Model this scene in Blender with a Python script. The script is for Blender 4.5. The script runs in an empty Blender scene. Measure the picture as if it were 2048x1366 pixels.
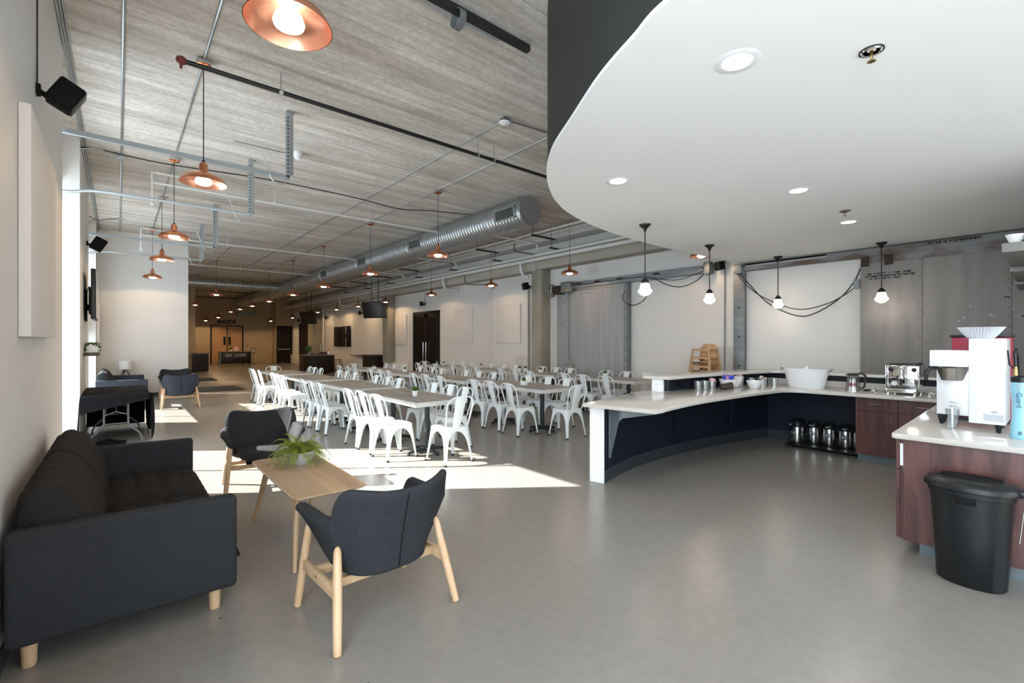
import bpy, bmesh, math, random
from mathutils import Vector, Matrix
PI = math.pi
SC = bpy.context.scene
COL = SC.collection
random.seed(7)

# ---------------------------------------------------------------- camera
cam = bpy.data.cameras.new('camera')
cam.sensor_fit = 'HORIZONTAL'; cam.sensor_width = 36; cam.lens = 930 / 2048 * 36
cam.clip_start = .05; cam.clip_end = 200
cam_o = bpy.data.objects.new('camera', cam); COL.objects.link(cam_o)
cam_o.location = (0, 0, 1.53)
cam_o.rotation_euler = (PI / 2, 0, -math.atan2(788, 930))
SC.camera = cam_o
# ---------------------------------------------------------------- exposure
vs = SC.view_settings
vs.view_transform = 'Standard'; vs.look = 'None'; vs.gamma = 1; vs.exposure = 0.34
vs.use_curve_mapping = False
SC.cycles.max_bounces = 8; SC.cycles.diffuse_bounces = 5; SC.cycles.glossy_bounces = 4
SC.cycles.transparent_max_bounces = 12; SC.cycles.sample_clamp_indirect = 6
SC.cycles.use_denoising = True
# ---------------------------------------------------------------- sky, sun, daylight at the windows
wd = bpy.data.worlds.new('World'); SC.world = wd; wd.use_nodes = True
bg = wd.node_tree.nodes['Background']
bg.inputs[0].default_value = (.72, .86, 1, 1); bg.inputs[1].default_value = 2.2

def light(kind, name, loc, energy, color=(1, 1, 1), direction=None, size=None, size_y=None, **kw):
    l = bpy.data.lights.new(name, kind); l.energy = energy; l.color = color
    o = bpy.data.objects.new(name, l); COL.objects.link(o); o.location = loc
    if direction is not None:
        o.rotation_euler = Vector(direction).to_track_quat('-Z', 'Y').to_euler()
    if kind == 'AREA':
        l.shape = 'RECTANGLE'; l.size = size; l.size_y = size_y
    for k, v in kw.items(): setattr(l, k, v)
    return o
EL = math.radians(33.2)
SUN_DIR = Vector((.801 * math.cos(EL), -.598 * math.cos(EL), -math.sin(EL)))
light('SUN', 'sun', (-6, 10, 8), 30, (1, .96, .90), SUN_DIR, angle=math.radians(.5))
SKYC = (.80, .90, 1)
light('AREA', 'window_daylight', (-1.25, -.8, 2.3), 330, SKYC, (1, 0, -.15), 3.2, 4.6)
light('AREA', 'window_daylight', (-1.25, 7.75, 2.1), 120, SKYC, (1, 0, -.1), 3.4, 2.6)
light('AREA', 'window_daylight', (-1.25, 13.6, 2.0), 90, SKYC, (1, 0, -.1), 3.4, 3.4)
light('AREA', 'window_daylight', (3.8, -4.6, 2.4), 170, (.93, .96, 1), (0, 1, -.1), 6.5, 3.0)

# ---------------------------------------------------------------- materials
def mat(name, color, rough=.5, metal=0, var=0, scale=8, stretch=(1, 1, 1), bump=0, bscale=40, color2=None, emit=0, coat=0, spec=None, trans=0, alpha=1, detail=4, sheen=0, contrast=.25):
    m = bpy.data.materials.new(name); m.use_nodes = True
    nt = m.node_tree; N = nt.nodes; L = nt.links
    p = N['Principled BSDF']
    p.inputs['Base Color'].default_value = (*color, 1)
    p.inputs['Roughness'].default_value = rough; p.inputs['Metallic'].default_value = metal
    if coat: p.inputs['Coat Weight'].default_value = coat; p.inputs['Coat Roughness'].default_value = .12
    if spec is not None: p.inputs['Specular IOR Level'].default_value = spec
    if trans: p.inputs['Transmission Weight'].default_value = trans
    if sheen: p.inputs['Sheen Weight'].default_value = sheen
    if emit:
        p.inputs['Emission Color'].default_value = (*color, 1); p.inputs['Emission Strength'].default_value = emit
    if alpha < 1: p.inputs['Alpha'].default_value = alpha
    tc = mp = None
    if var or bump:
        tc = N.new('ShaderNodeTexCoord'); mp = N.new('ShaderNodeMapping'); mp.inputs['Scale'].default_value = stretch
        L.new(tc.outputs['Object'], mp.inputs[0])
    if var:
        n = N.new('ShaderNodeTexNoise'); n.inputs['Scale'].default_value = scale; n.inputs['Detail'].default_value = detail
        L.new(mp.outputs[0], n.inputs[0])
        r = N.new('ShaderNodeValToRGB')
        r.color_ramp.elements[0].position = .5 - contrast; r.color_ramp.elements[1].position = .5 + contrast
        c2 = color2 or tuple(c * (1 - var) for c in color)
        r.color_ramp.elements[0].color = (*c2, 1); r.color_ramp.elements[1].color = (*color, 1)
        L.new(n.outputs[0], r.inputs[0]); L.new(r.outputs[0], p.inputs['Base Color'])
    if bump:
        n2 = N.new('ShaderNodeTexNoise'); n2.inputs['Scale'].default_value = bscale; n2.inputs['Detail'].default_value = 3
        L.new(mp.outputs[0], n2.inputs[0])
        b = N.new('ShaderNodeBump'); b.inputs['Strength'].default_value = bump; b.inputs['Distance'].default_value = .01
        L.new(n2.outputs[0], b.inputs['Height']); L.new(b.outputs[0], p.inputs['Normal'])
    return m

def nn(m, t, **kw):
    n = m.node_tree.nodes.new(t)
    for k, v in kw.items(): setattr(n, k, v)
    return n

def floor_mat():
    m = mat('painted_concrete_floor', (.25, .24, .225), .3, 0); nt = m.node_tree; L = nt.links; p = nt.nodes['Principled BSDF']
    tc = nn(m, 'ShaderNodeTexCoord')
    n1 = nn(m, 'ShaderNodeTexNoise'); n1.inputs['Scale'].default_value = .7; n1.inputs['Detail'].default_value = 3
    n2 = nn(m, 'ShaderNodeTexNoise'); n2.inputs['Scale'].default_value = 14; n2.inputs['Detail'].default_value = 5
    n3 = nn(m, 'ShaderNodeTexVoronoi'); n3.inputs['Scale'].default_value = 3.1
    for n in (n1, n2, n3): L.new(tc.outputs['Object'], n.inputs['Vector'])
    r1 = nn(m, 'ShaderNodeValToRGB'); r1.color_ramp.elements[0].position = .25; r1.color_ramp.elements[1].position = .75
    r1.color_ramp.elements[0].color = (.222, .204, .180, 1); r1.color_ramp.elements[1].color = (.240, .226, .205, 1)
    L.new(n1.outputs[0], r1.inputs[0])
    r2 = nn(m, 'ShaderNodeValToRGB'); r2.color_ramp.elements[0].position = .3; r2.color_ramp.elements[1].position = .7
    r2.color_ramp.elements[0].color = (.93, .93, .93, 1); r2.color_ramp.elements[1].color = (1.03, 1.03, 1.03, 1)
    L.new(n2.outputs[0], r2.inputs[0])
    mx = nn(m, 'ShaderNodeMix', data_type='RGBA', blend_type='MULTIPLY'); mx.inputs[0].default_value = 1
    L.new(r1.outputs[0], mx.inputs[6]); L.new(r2.outputs[0], mx.inputs[7])
    # small dark scuffs
    r3 = nn(m, 'ShaderNodeValToRGB'); r3.color_ramp.elements[0].position = .018; r3.color_ramp.elements[1].position = .03
    r3.color_ramp.elements[0].color = (.25, .24, .22, 1); r3.color_ramp.elements[1].color = (1, 1, 1, 1)
    L.new(n3.outputs['Distance'], r3.inputs[0])
    mx2 = nn(m, 'ShaderNodeMix', data_type='RGBA', blend_type='MULTIPLY'); mx2.inputs[0].default_value = 1
    L.new(mx.outputs[2], mx2.inputs[6]); L.new(r3.outputs[0], mx2.inputs[7]); L.new(mx2.outputs[2], p.inputs['Base Color'])
    r4 = nn(m, 'ShaderNodeMapRange'); r4.inputs[3].default_value = .27; r4.inputs[4].default_value = .27
    L.new(n1.outputs[0], r4.inputs[0]); L.new(r4.outputs[0], p.inputs['Roughness'])
    b = nn(m, 'ShaderNodeBump'); b.inputs['Strength'].default_value = .06; b.inputs['Distance'].default_value = .02
    L.new(n2.outputs[0], b.inputs['Height']); L.new(b.outputs[0], p.inputs['Normal'])
    return m

def ceiling_mat():
    # board-marked concrete: long streaks along X, thin dark joints every 0.62 m
    m = mat('board_marked_concrete', (.3, .28, .26), .85, 0); nt = m.node_tree; L = nt.links; p = nt.nodes['Principled BSDF']
    tc = nn(m, 'ShaderNodeTexCoord')
    def noise(sx, sy, sc, det=4):
        mp = nn(m, 'ShaderNodeMapping'); mp.inputs['Scale'].default_value = (sx, sy, 1); L.new(tc.outputs['Object'], mp.inputs[0])
        n = nn(m, 'ShaderNodeTexNoise'); n.inputs['Scale'].default_value = sc; n.inputs['Detail'].default_value = det
        L.new(mp.outputs[0], n.inputs['Vector']); return n.outputs[0]
    a, b2, c = noise(.10, 1.7, 3, 5), noise(.6, 6, 3, 5), noise(.5, .8, 1.6, 5)
    def ramp(src, p0, p1, c0, c1):
        r = nn(m, 'ShaderNodeValToRGB'); r.color_ramp.elements[0].position = p0; r.color_ramp.elements[1].position = p1
        r.color_ramp.elements[0].color = (*c0, 1); r.color_ramp.elements[1].color = (*c1, 1); L.new(src, r.inputs[0]); return r.outputs[0]
    def mul(x, y, f=1.0):
        q = nn(m, 'ShaderNodeMix', data_type='RGBA', blend_type='MULTIPLY'); q.inputs[0].default_value = f
        L.new(x, q.inputs[6]); L.new(y, q.inputs[7]); return q.outputs[2]
    base = ramp(a, .34, .66, (.57, .53, .475), (.80, .765, .715))
    base = mul(base, ramp(b2, .32, .62, (.80, .79, .77), (1, 1, 1)))
    base = mul(base, ramp(c, .3, .7, (.80, .79, .78), (1.04, 1.04, 1.04)))
    base = mul(base, ramp(noise(3, 3, 7, 8), .35, .65, (.86, .85, .84), (1.03, 1.03, 1.03)))
    # joints
    sx = nn(m, 'ShaderNodeSeparateXYZ'); L.new(tc.outputs['Object'], sx.inputs[0])
    wob = noise(.8, .1, 1.5, 3)
    ma = nn(m, 'ShaderNodeMath', operation='MULTIPLY_ADD'); L.new(wob, ma.inputs[0]); ma.inputs[1].default_value = .05; L.new(sx.outputs[1], ma.inputs[2])
    dv = nn(m, 'ShaderNodeMath', operation='DIVIDE'); L.new(ma.outputs[0], dv.inputs[0]); dv.inputs[1].default_value = .61
    fr = nn(m, 'ShaderNodeMath', operation='FRACT'); L.new(dv.outputs[0], fr.inputs[0])
    base = mul(base, ramp(fr.outputs[0], .0, .016, (.28, .25, .22), (1, 1, 1)), .9)
    dv2 = nn(m, 'ShaderNodeMath', operation='DIVIDE'); L.new(ma.outputs[0], dv2.inputs[0]); dv2.inputs[1].default_value = .152
    fr2 = nn(m, 'ShaderNodeMath', operation='FRACT'); L.new(dv2.outputs[0], fr2.inputs[0])
    base = mul(base, ramp(fr2.outputs[0], .0, .05, (.66, .64, .61), (1, 1, 1)), .8)
    L.new(base, p.inputs['Base Color'])
    bp = nn(m, 'ShaderNodeBump'); bp.inputs['Strength'].default_value = .4; bp.inputs['Distance'].default_value = .02
    L.new(b2, bp.inputs['Height']); L.new(bp.outputs[0], p.inputs['Normal'])
    return m

def brick_mat(name, color, mortar, bw, bh, ms, axis='XZ', rough=.25, scale=1):
    m = mat(name, color, rough); nt = m.node_tree; L = nt.links; p = nt.nodes['Principled BSDF']
    tc = nn(m, 'ShaderNodeTexCoord'); s = nn(m, 'ShaderNodeSeparateXYZ'); c = nn(m, 'ShaderNodeCombineXYZ')
    L.new(tc.outputs['Object'], s.inputs[0])
    ad = nn(m, 'ShaderNodeMath', operation='ADD'); L.new(s.outputs[0], ad.inputs[0]); L.new(s.outputs[1], ad.inputs[1])
    L.new(ad.outputs[0], c.inputs[0]); L.new(s.outputs[2], c.inputs[1])
    b = nn(m, 'ShaderNodeTexBrick'); b.inputs['Scale'].default_value = 1; b.inputs['Brick Width'].default_value = bw
    b.inputs['Row Height'].default_value = bh; b.inputs['Mortar Size'].default_value = ms
    b.inputs['Color1'].default_value = (*color, 1); b.inputs['Color2'].default_value = (*color, 1); b.inputs['Mortar'].default_value = (*mortar, 1)
    L.new(c.outputs[0], b.inputs[0]); L.new(b.outputs[0], p.inputs['Base Color'])
    return m

def wood_mat(name, c1, c2, axis='Y', scale=6, rough=.45, bands=0):
    m = mat(name, c1, rough); nt = m.node_tree; L = nt.links; p = nt.nodes['Principled BSDF']
    tc = nn(m, 'ShaderNodeTexCoord'); mp = nn(m, 'ShaderNodeMapping')
    st = {'X': (.12, 1, 1), 'Y': (1, .12, 1), 'Z': (1, 1, .12)}[axis]
    mp.inputs['Scale'].default_value = st; L.new(tc.outputs['Object'], mp.inputs[0])
    n = nn(m, 'ShaderNodeTexNoise'); n.inputs['Scale'].default_value = scale; n.inputs['Detail'].default_value = 7; n.inputs['Distortion'].default_value = .8
    L.new(mp.outputs[0], n.inputs['Vector'])
    r = nn(m, 'ShaderNodeValToRGB'); r.color_ramp.elements[0].position = .35; r.color_ramp.elements[1].position = .65
    r.color_ramp.elements[0].color = (*c2, 1); r.color_ramp.elements[1].color = (*c1, 1)
    L.new(n.outputs[0], r.inputs[0]); out = r.outputs[0]
    if bands:
        s = nn(m, 'ShaderNodeSeparateXYZ'); L.new(tc.outputs['Object'], s.inputs[0])
        dv = nn(m, 'ShaderNodeMath', operation='DIVIDE'); L.new(s.outputs['XYZ'.index('X' if axis == 'Y' else 'Y')], dv.inputs[0]); dv.inputs[1].default_value = bands
        fl = nn(m, 'ShaderNodeMath', operation='FLOOR'); L.new(dv.outputs[0], fl.inputs[0])
        wn = nn(m, 'ShaderNodeTexWhiteNoise', noise_dimensions='1D'); L.new(fl.outputs[0], wn.inputs['W'])
        mr = nn(m, 'ShaderNodeMapRange'); mr.inputs[3].default_value = .72; mr.inputs[4].default_value = 1.05; L.new(wn.outputs['Value'], mr.inputs[0])
        q = nn(m, 'ShaderNodeVectorMath', operation='SCALE'); L.new(out, q.inputs[0]); L.new(mr.outputs[0], q.inputs['Scale']); out = q.outputs[0]
    L.new(out, p.inputs['Base Color'])
    return m

def glass_mat(name, tint=(1, 1, 1), gloss=.1):
    m = bpy.data.materials.new(name); m.use_nodes = True; nt = m.node_tree; N = nt.nodes; N.clear()
    o = N.new('ShaderNodeOutputMaterial'); mx = N.new('ShaderNodeMixShader'); t = N.new('ShaderNodeBsdfTransparent'); g = N.new('ShaderNodeBsdfGlossy')
    t.inputs[0].default_value = (*tint, 1); g.inputs['Roughness'].default_value = .03; mx.inputs[0].default_value = gloss
    nt.links.new(t.outputs[0], mx.inputs[1]); nt.links.new(g.outputs[0], mx.inputs[2]); nt.links.new(mx.outputs[0], o.inputs[0])
    return m

M = {}
M['floor'] = floor_mat(); M['ceiling'] = ceiling_mat()
M['wall'] = mat('white_wall_paint', (.70, .685, .655), .6, 0, .03, 1.5, bump=.05, bscale=60)
M['wallback'] = mat('cream_wall_paint', (.43, .33, .215), .6, 0, .03, 1.5)
M['soffit'] = mat('white_ceiling_paint', (.84, .84, .83), .75, spec=.2)
M['fascia'] = mat('charcoal_paint', (.034, .035, .034), .6, bump=.03, spec=.2)
M['navy'] = mat('navy_paint', (.010, .014, .021), .5, bump=.04, spec=.25)
M['navybase'] = mat('grey_rubber_base', (.032, .038, .045), .4)
M['concrete'] = mat('raw_concrete', (.36, .33, .27), .85, 0, .35, 3, (1, 1, .35), .3, 25)
M['concbeam'] = mat('raw_concrete_beam', (.50, .46, .39), .85, 0, .3, 2, (1, .25, 1), .3, 25)
M['beamwhite'] = mat('painted_beam', (.62, .62, .60), .7)
M['sliding'] = mat('galvanised_door_sheet', (.36, .37, .38), .65, .05, .25, 2.5, (1, 5, .25), .05, 30)
M['tape'] = mat('old_tape', (.36, .36, .365), .6)
M['sliding2'] = mat('aged_door_sheet', (.27, .25, .235), .7, .0, .3, 2.0, (1, 3, .4), .05, 30)
M['steelgrey'] = mat('grey_steel_section', (.25, .27, .28), .5, .5, .35, 7, (1, .3, 1), .1)
M['rusty'] = mat('rusty_steel_section', (.20, .20, .20), .6, .3, .6, 5, (1, .5, 1), .1, 30, color2=(.11, .075, .06), contrast=.1)
M['rust'] = mat('rust', (.055, .032, .026), .8, .2, .5, 20)
M['galv'] = mat('galvanised_steel', (.55, .59, .61), .34, .85, .25, 3, bump=.03)
M['duct'] = mat('spiral_duct_steel', (.52, .55, .57), .32, .8, .2, 2, (1, .4, 1))
M['strut'] = mat('zinc_strut', (.50, .55, .58), .4, .7, .1, 6)
M['whitepipe'] = mat('white_pipe', (.68, .68, .66), .45)
M['blackpipe'] = mat('black_pipe', (.02, .02, .022), .35, .2)
M['copper'] = mat('copper', (.86, .36, .19), .27, 1, .12, 3)
M['copperin'] = mat('copper_satin', (.88, .44, .31), .30, .95)
M['bulb'] = mat('warm_bulb', (1, .86, .66), .5, emit=12)
M['opal'] = mat('opal_glass_lit', (1, .94, .84), .4, emit=2.2)
M['led'] = mat('downlight_lens', (1, .96, .88), .4, emit=14)
M['cord'] = mat('black_cord', (.012, .012, .012), .6)
M['bronze'] = mat('dark_bronze', (.028, .024, .022), .35, .6)
M['black'] = mat('black_plastic', (.008, .009, .010), .36, spec=.35)
M['blacksoft'] = mat('matte_black', (.006, .006, .0065), .7, spec=.15)
M['screen'] = mat('dark_screen', (.01, .01, .012), .12)
M['white'] = mat('white_enamel', (.80, .82, .83), .3)
M['chair'] = mat('white_powder_coat', (.78, .82, .83), .32, 0, .05, 6)
M['whiteplastic'] = mat('white_plastic', (.82, .82, .83), .35)
M['paper'] = mat('filter_paper', (.50, .51, .54), .9)
M['pedestal'] = mat('dark_grey_pedestal', (.022, .027, .032), .42, .3)
M['tabletop'] = wood_mat('grey_washed_laminate', (.41, .395, .37), (.32, .31, .29), 'Y', 5, .4, .13)
M['tableedge'] = mat('white_table_edge', (.56, .56, .54), .45, 0, .08, 5, (1, 1, 1))
M['counter'] = mat('speckled_beige_worktop', (.60, .565, .52), .12, 0, .12, 120, (1, 1, 1), contrast=.12)
M['counteredge'] = M['counter']
M['tile'] = brick_mat('white_subway_tile', (.88, .88, .87), (.62, .62, .60), .15, .074, .0018)
M['cabinet'] = wood_mat('red_brown_laminate', (.125, .050, .043), (.058, .023, .020), 'Z', 13, .33)
M['cabdark'] = mat('cabinet_core', (.07, .03, .026), .5)
M['chrome'] = mat('polished_chrome', (.78, .78, .78), .08, 1)
M['steel'] = mat('brushed_steel', (.62, .60, .57), .25, 1, .2, 5, (1, 1, .05))
M['brewer'] = mat('brewer_steel', (.90, .91, .92), .22, .35)
M['kick'] = mat('grey_kick', (.17, .20, .22), .3, .3)
M['fabric'] = mat('charcoal_wool', (.050, .052, .057), .95, 0, .5, 520, (1, 1, 1), .4, 400, color2=(.010, .011, .013), contrast=.14, spec=.15)
M['fabric2'] = mat('charcoal_cushion', (.036, .033, .031), .95, 0, .45, 520, (1, 1, 1), .4, 400, color2=(.009, .008, .008), contrast=.14, spec=.15)
M['fabricblue'] = mat('slate_blue_wool', (.060, .070, .090), .95, 0, .4, 150, (1, 1, 1), .4, 200, color2=(.025, .032, .045), contrast=.15, spec=.2)
M['birch'] = wood_mat('pale_birch', (.62, .42, .25), (.53, .34, .19), 'Z', 10, .42)
M['ash'] = wood_mat('ash_veneer', (.64, .45, .29), (.52, .35, .205), 'Y', 9, .33, .115)
M['ashleg'] = wood_mat('ash_solid', (.50, .34, .20), (.42, .27, .15), 'Z', 9, .4)
M['rubberwood'] = wood_mat('rubberwood', (.55, .33, .16), (.42, .23, .10), 'Z', 9, .4)
M['darkwood'] = wood_mat('dark_walnut', (.075, .055, .045), (.04, .03, .026), 'Y', 9, .5)
M['espressowood'] = mat('dark_brown_laminate', (.014, .009, .007), .45, spec=.25)
M['kidsdoor'] = wood_mat('maple_door', (.50, .29, .14), (.42, .23, .11), 'Z', 3, .4)
M['leaf'] = mat('fern_leaf', (.30, .34, .035), .5, 0, .55, 30, color2=(.08, .14, .012))
M['leafdark'] = mat('succulent_leaf', (.07, .15, .03), .5, 0, .5, 60)
M['soil'] = mat('dark_soil', (.02, .015, .01), .9)
M['ceramic'] = mat('grey_glazed_pot', (.55, .56, .57), .25)
M['porcelain'] = mat('white_porcelain', (.82, .82, .83), .2)
M['bucket'] = mat('galvanised_bucket', (.55, .57, .58), .3, .85, .2, 20)
M['pink'] = mat('pink_packet', (.75, .25, .35), .5, 0, .5, 60, color2=(.8, .7, .7))
M['beigepkt'] = mat('beige_packet', (.75, .62, .55), .5, 0, .4, 60)
M['blue'] = mat('blue_wrapper', (.02, .05, .55), .25)
M['mixed'] = mat('mixed_wrapper', (.65, .25, .15), .4, 0, .8, 60, color2=(.2, .15, .5))
M['basket'] = mat('dark_basket', (.035, .02, .014), .6)
M['cyan'] = mat('pale_blue_cartridge', (.27, .55, .68), .3)
M['ink'] = mat('navy_ink', (.010, .022, .065), .5)
M['whiteink'] = mat('white_ink', (.8, .8, .8), .5)
M['greyink'] = mat('grey_ink', (.35, .37, .40), .5)
M['crimson'] = mat('crimson_enamel', (.38, .03, .075), .3, 0, .3, 120)
M['red'] = mat('red_painted_fitting', (.20, .03, .025), .4)
M['cloth'] = mat('black_tablecloth', (.005, .005, .006), .85, bump=.1, spec=.1)
M['mat'] = mat('grey_floor_mat', (.03, .035, .038), .9, 0, .3, 80)
M['shelfgrey'] = mat('grey_green_shelf', (.20, .20, .185), .5)
M['lampshade'] = mat('white_linen_shade', (.7, .69, .66), .8)
M['glass'] = glass_mat('window_glass', (.97, .98, .98), .06)
M['clear'] = glass_mat('clear_glass', (.88, .91, .92), .16)
M['frame'] = mat('window_frame', (.55, .57, .58), .5)
M['darkframe'] = mat('black_door_frame', (.008, .007, .007), .45, spec=.2)
M['smoked'] = mat('smoked_door_glass', (.012, .008, .006), .25, spec=.2)
M['brass'] = mat('brass', (.45, .30, .12), .3, 1)
M['plasticgrey'] = mat('grey_box', (.16, .17, .165), .5, .2)
M['acoustic'] = mat('acoustic_panel_fabric', (.70, .66, .62), .85)

# ---------------------------------------------------------------- mesh helpers
class MB:
    def __init__(s): s.bm = bmesh.new()
    def _new(s, verts, mx):
        if mx is not None:
            for v in verts: v.co = mx @ v.co
    def box(s, x0, x1, y0, y1, z0, z1, bev=0, seg=2, mx=None):
        t = bmesh.new() if bev else s.bm
        r = bmesh.ops.create_cube(t, size=1)['verts']
        for v in r:
            v.co = Vector((x0 + (v.co.x + .5) * (x1 - x0), y0 + (v.co.y + .5) * (y1 - y0), z0 + (v.co.z + .5) * (z1 - z0)))
        if bev:
            bmesh.ops.bevel(t, geom=list(t.edges), offset=bev, segments=seg, profile=.5, affect='EDGES')
            s.merge(t, mx)
        else: s._new(r, mx)
        return s
    def merge(s, t, mx=None):
        if mx is not None: bmesh.ops.transform(t, matrix=mx, verts=list(t.verts))
        me = bpy.data.meshes.new('tmp'); t.to_mesh(me); t.free(); s.bm.from_mesh(me); bpy.data.meshes.remove(me); return s
    def cyl(s, p, q, r1, r2=None, seg=16, caps=True):
        return s.tube([p, q], [r1, r1 if r2 is None else r2], seg, caps)
    def tube(s, path, r, seg=10, caps=True, closed=False):
        P = [Vector(p) for p in path]; n = len(P)
        R = r if isinstance(r, (list, tuple)) else [r] * n
        rings = []; ref = None
        for i in range(n):
            if closed: d = P[(i + 1) % n] - P[i - 1]
            else: d = P[min(i + 1, n - 1)] - P[max(i - 1, 0)]
            d.normalize()
            if ref is None:
                ref = Vector((0, 0, 1)) if abs(d.z) < .9 else Vector((1, 0, 0))
            u = (ref - d * ref.dot(d)).normalized(); w = d.cross(u); ref = u
            rings.append([s.bm.verts.new(P[i] + (u * math.cos(2 * PI * k / seg) + w * math.sin(2 * PI * k / seg)) * R[i]) for k in range(seg)])
        m = n if closed else n - 1
        for i in range(m):
            a, b = rings[i], rings[(i + 1) % n]
            for k in range(seg): s.bm.faces.new((a[k], a[(k + 1) % seg], b[(k + 1) % seg], b[k]))
        if caps and not closed:
            s.bm.faces.new(rings[0][::-1]); s.bm.faces.new(rings[-1])
        return s
    def lathe(s, prof, c=(0, 0, 0), seg=32, mx=None, close=False):
        c = Vector(c); rings = []; new = []
        for r, z in prof:
            if r < 1e-5: v = s.bm.verts.new(c + Vector((0, 0, z))); rings.append([v]); new.append(v)
            else:
                rg = [s.bm.verts.new(c + Vector((r * math.cos(2 * PI * k / seg), r * math.sin(2 * PI * k / seg), z))) for k in range(seg)]
                rings.append(rg); new += rg
        pr = list(zip(rings, rings[1:])) + ([(rings[-1], rings[0])] if close else [])
        for a, b in pr:
            for k in range(seg):
                k2 = (k + 1) % seg
                if len(a) == 1 and len(b) == 1: continue
                if len(a) == 1: s.bm.faces.new((a[0], b[k2], b[k]))
                elif len(b) == 1: s.bm.faces.new((a[k], a[k2], b[0]))
                else: s.bm.faces.new((a[k], a[k2], b[k2], b[k]))
        s._new(new, mx); return s
    def prism(s, poly, z0, z1, mx=None, bev=0):
        t = bmesh.new() if bev else s.bm
        a = [t.verts.new((x, y, z0)) for x, y in poly]; b = [t.verts.new((x, y, z1)) for x, y in poly]
        n = len(poly)
        t.faces.new(a[::-1]); t.faces.new(b)
        for i in range(n): t.faces.new((a[i], a[(i + 1) % n], b[(i + 1) % n], b[i]))
        if bev:
            bmesh.ops.recalc_face_normals(t, faces=list(t.faces))
            ed = [e for e in t.edges if abs(e.verts[0].co.z - e.verts[1].co.z) < 1e-6]
            bmesh.ops.bevel(t, geom=ed, offset=bev, segments=2, profile=.5, affect='EDGES')
            s.merge(t, mx)
        else: s._new(a + b, mx)
        return s
    def grid(s, rows, mx=None, closed=False):
        vv = [[s.bm.verts.new(p) for p in r] for r in rows]
        for a, b in zip(vv, vv[1:]):
            n = len(a)
            for k in range(n if closed else n - 1):
                s.bm.faces.new((a[k], a[(k + 1) % n], b[(k + 1) % n], b[k]))
        if mx is not None: s._new([v for r in vv for v in r], mx)
        return vv
    def obj(s, name, m, parent=None, smooth=True, ang=40, loc=None):
        bmesh.ops.recalc_face_normals(s.bm, faces=list(s.bm.faces))
        me = bpy.data.meshes.new(name); s.bm.to_mesh(me); s.bm.free()
        me.materials.append(m if not isinstance(m, str) else M[m])
        if smooth:
            for p in me.polygons: p.use_smooth = True
            me.set_sharp_from_angle(angle=math.radians(ang))
        o = bpy.data.objects.new(name, me); COL.objects.link(o)
        if parent: o.parent = parent
        if loc: o.location = loc
        return o

def tag(o, label, cat, group=None):
    o['label'] = label; o['category'] = cat
    if group: o['group'] = group
    return o
def thing(name, label, cat, loc=(0, 0, 0), rotz=0, group=None):
    o = bpy.data.objects.new(name, None); COL.objects.link(o); o.location = loc; o.rotation_euler = (0, 0, rotz)
    return tag(o, label, cat, group)
def struct(o): o['kind'] = 'structure'; return o
def copy_tree(root, loc, rotz=None, label=None, group=None, scale=None):
    def cp(o, parent):
        c = o.copy(); COL.objects.link(c)
        if parent: c.parent = parent
        for ch in kids.get(o.name, []): cp(ch, c)
        return c
    kids = {}
    for o in COL.objects:
        if o.parent: kids.setdefault(o.parent.name, []).append(o)
    r = cp(root, None); r.location = loc
    if rotz is not None: r.rotation_euler = (0, 0, rotz)
    if scale: r.scale = scale
    if label: r['label'] = label
    if group: r['group'] = group
    return r
def RZ(a): return Matrix.Rotation(a, 4, 'Z')
def T(x, y, z): return Matrix.Translation((x, y, z))
ORD = ['first', 'second', 'third', 'fourth', 'fifth', 'sixth', 'seventh', 'eighth', 'ninth', 'tenth', 'eleventh', 'twelfth']
# ================================================================ room shell
XL, XR, YB, YF, ZC = -.42, 9.45, -4.0, 36.4, 4.5
XW = -.62           # window wall, set back behind the piers
m = MB(); m.box(-1.0, 9.9, YB - .2, YF + .3, -.12, 0); struct(m.obj('floor', 'floor', smooth=False))
m = MB(); m.box(-1.0, 9.9, YB - .2, YF + .3, ZC, ZC + .15); struct(m.obj('ceiling', 'ceiling', smooth=False))
# left wall: piers flush with the room, windows set back in bays
m = MB()
for y0, y1 in ((YB, -3.0), (1.6, 6.38), (9.15, 11.75), (15.5, 17.25), (18.60, 23.05), (23.5, YF)):
    m.box(-.95, XL, y0, y1, 0, ZC)
m.box(-.95, XW, -3.0, 1.6, 4.0, ZC); m.box(-.95, XW, -3.0, 1.6, 0, .3)
m.box(-.95, XW, 6.38, 9.15, 3.82, ZC)
m.box(-.95, XW, 11.75, 15.5, 3.82, ZC); m.box(-.95, XW, 11.75, 15.5, 1.72, 2.35)
m.box(-.95, XW, 17.25, 18.60, 3.7, ZC); m.box(-.95, XW, 23.05, 23.5, 3.7, ZC)
struct(m.obj('wall_left', 'wall', smooth=False))
m = MB(); m.box(XR, XR + .25, YB, YF, 0, ZC); struct(m.obj('wall_right', 'wall', smooth=False))
m = MB(); m.box(-.95, XR, YF, YF + .2, 0, ZC); struct(m.obj('wall_far', 'wallback', smooth=False))
m = MB(); m.box(-.95, .3, YB - .2, YB, 0, ZC); m.box(7.6, XR, YB - .2, YB, 0, ZC); m.box(.3, 7.6, YB - .2, YB, 0, .7); m.box(.3, 7.6, YB - .2, YB, 3.9, ZC)
struct(m.obj('wall_rear', 'wall', smooth=False))
m = MB(); m.box(XL, 1.56, 16.42, 16.60, 0, ZC); struct(m.obj('wall_lounge', 'wall', smooth=False))
m = MB(); m.box(XL, 3.04, 28.8, 29.0, 0, ZC); struct(m.obj('wall_partition', 'wallback', smooth=False))
m = MB(); m.box(8.40, XR, 35.35, YF, 0, ZC); struct(m.obj('wall_vestibule', 'wallback', smooth=False))
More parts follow.
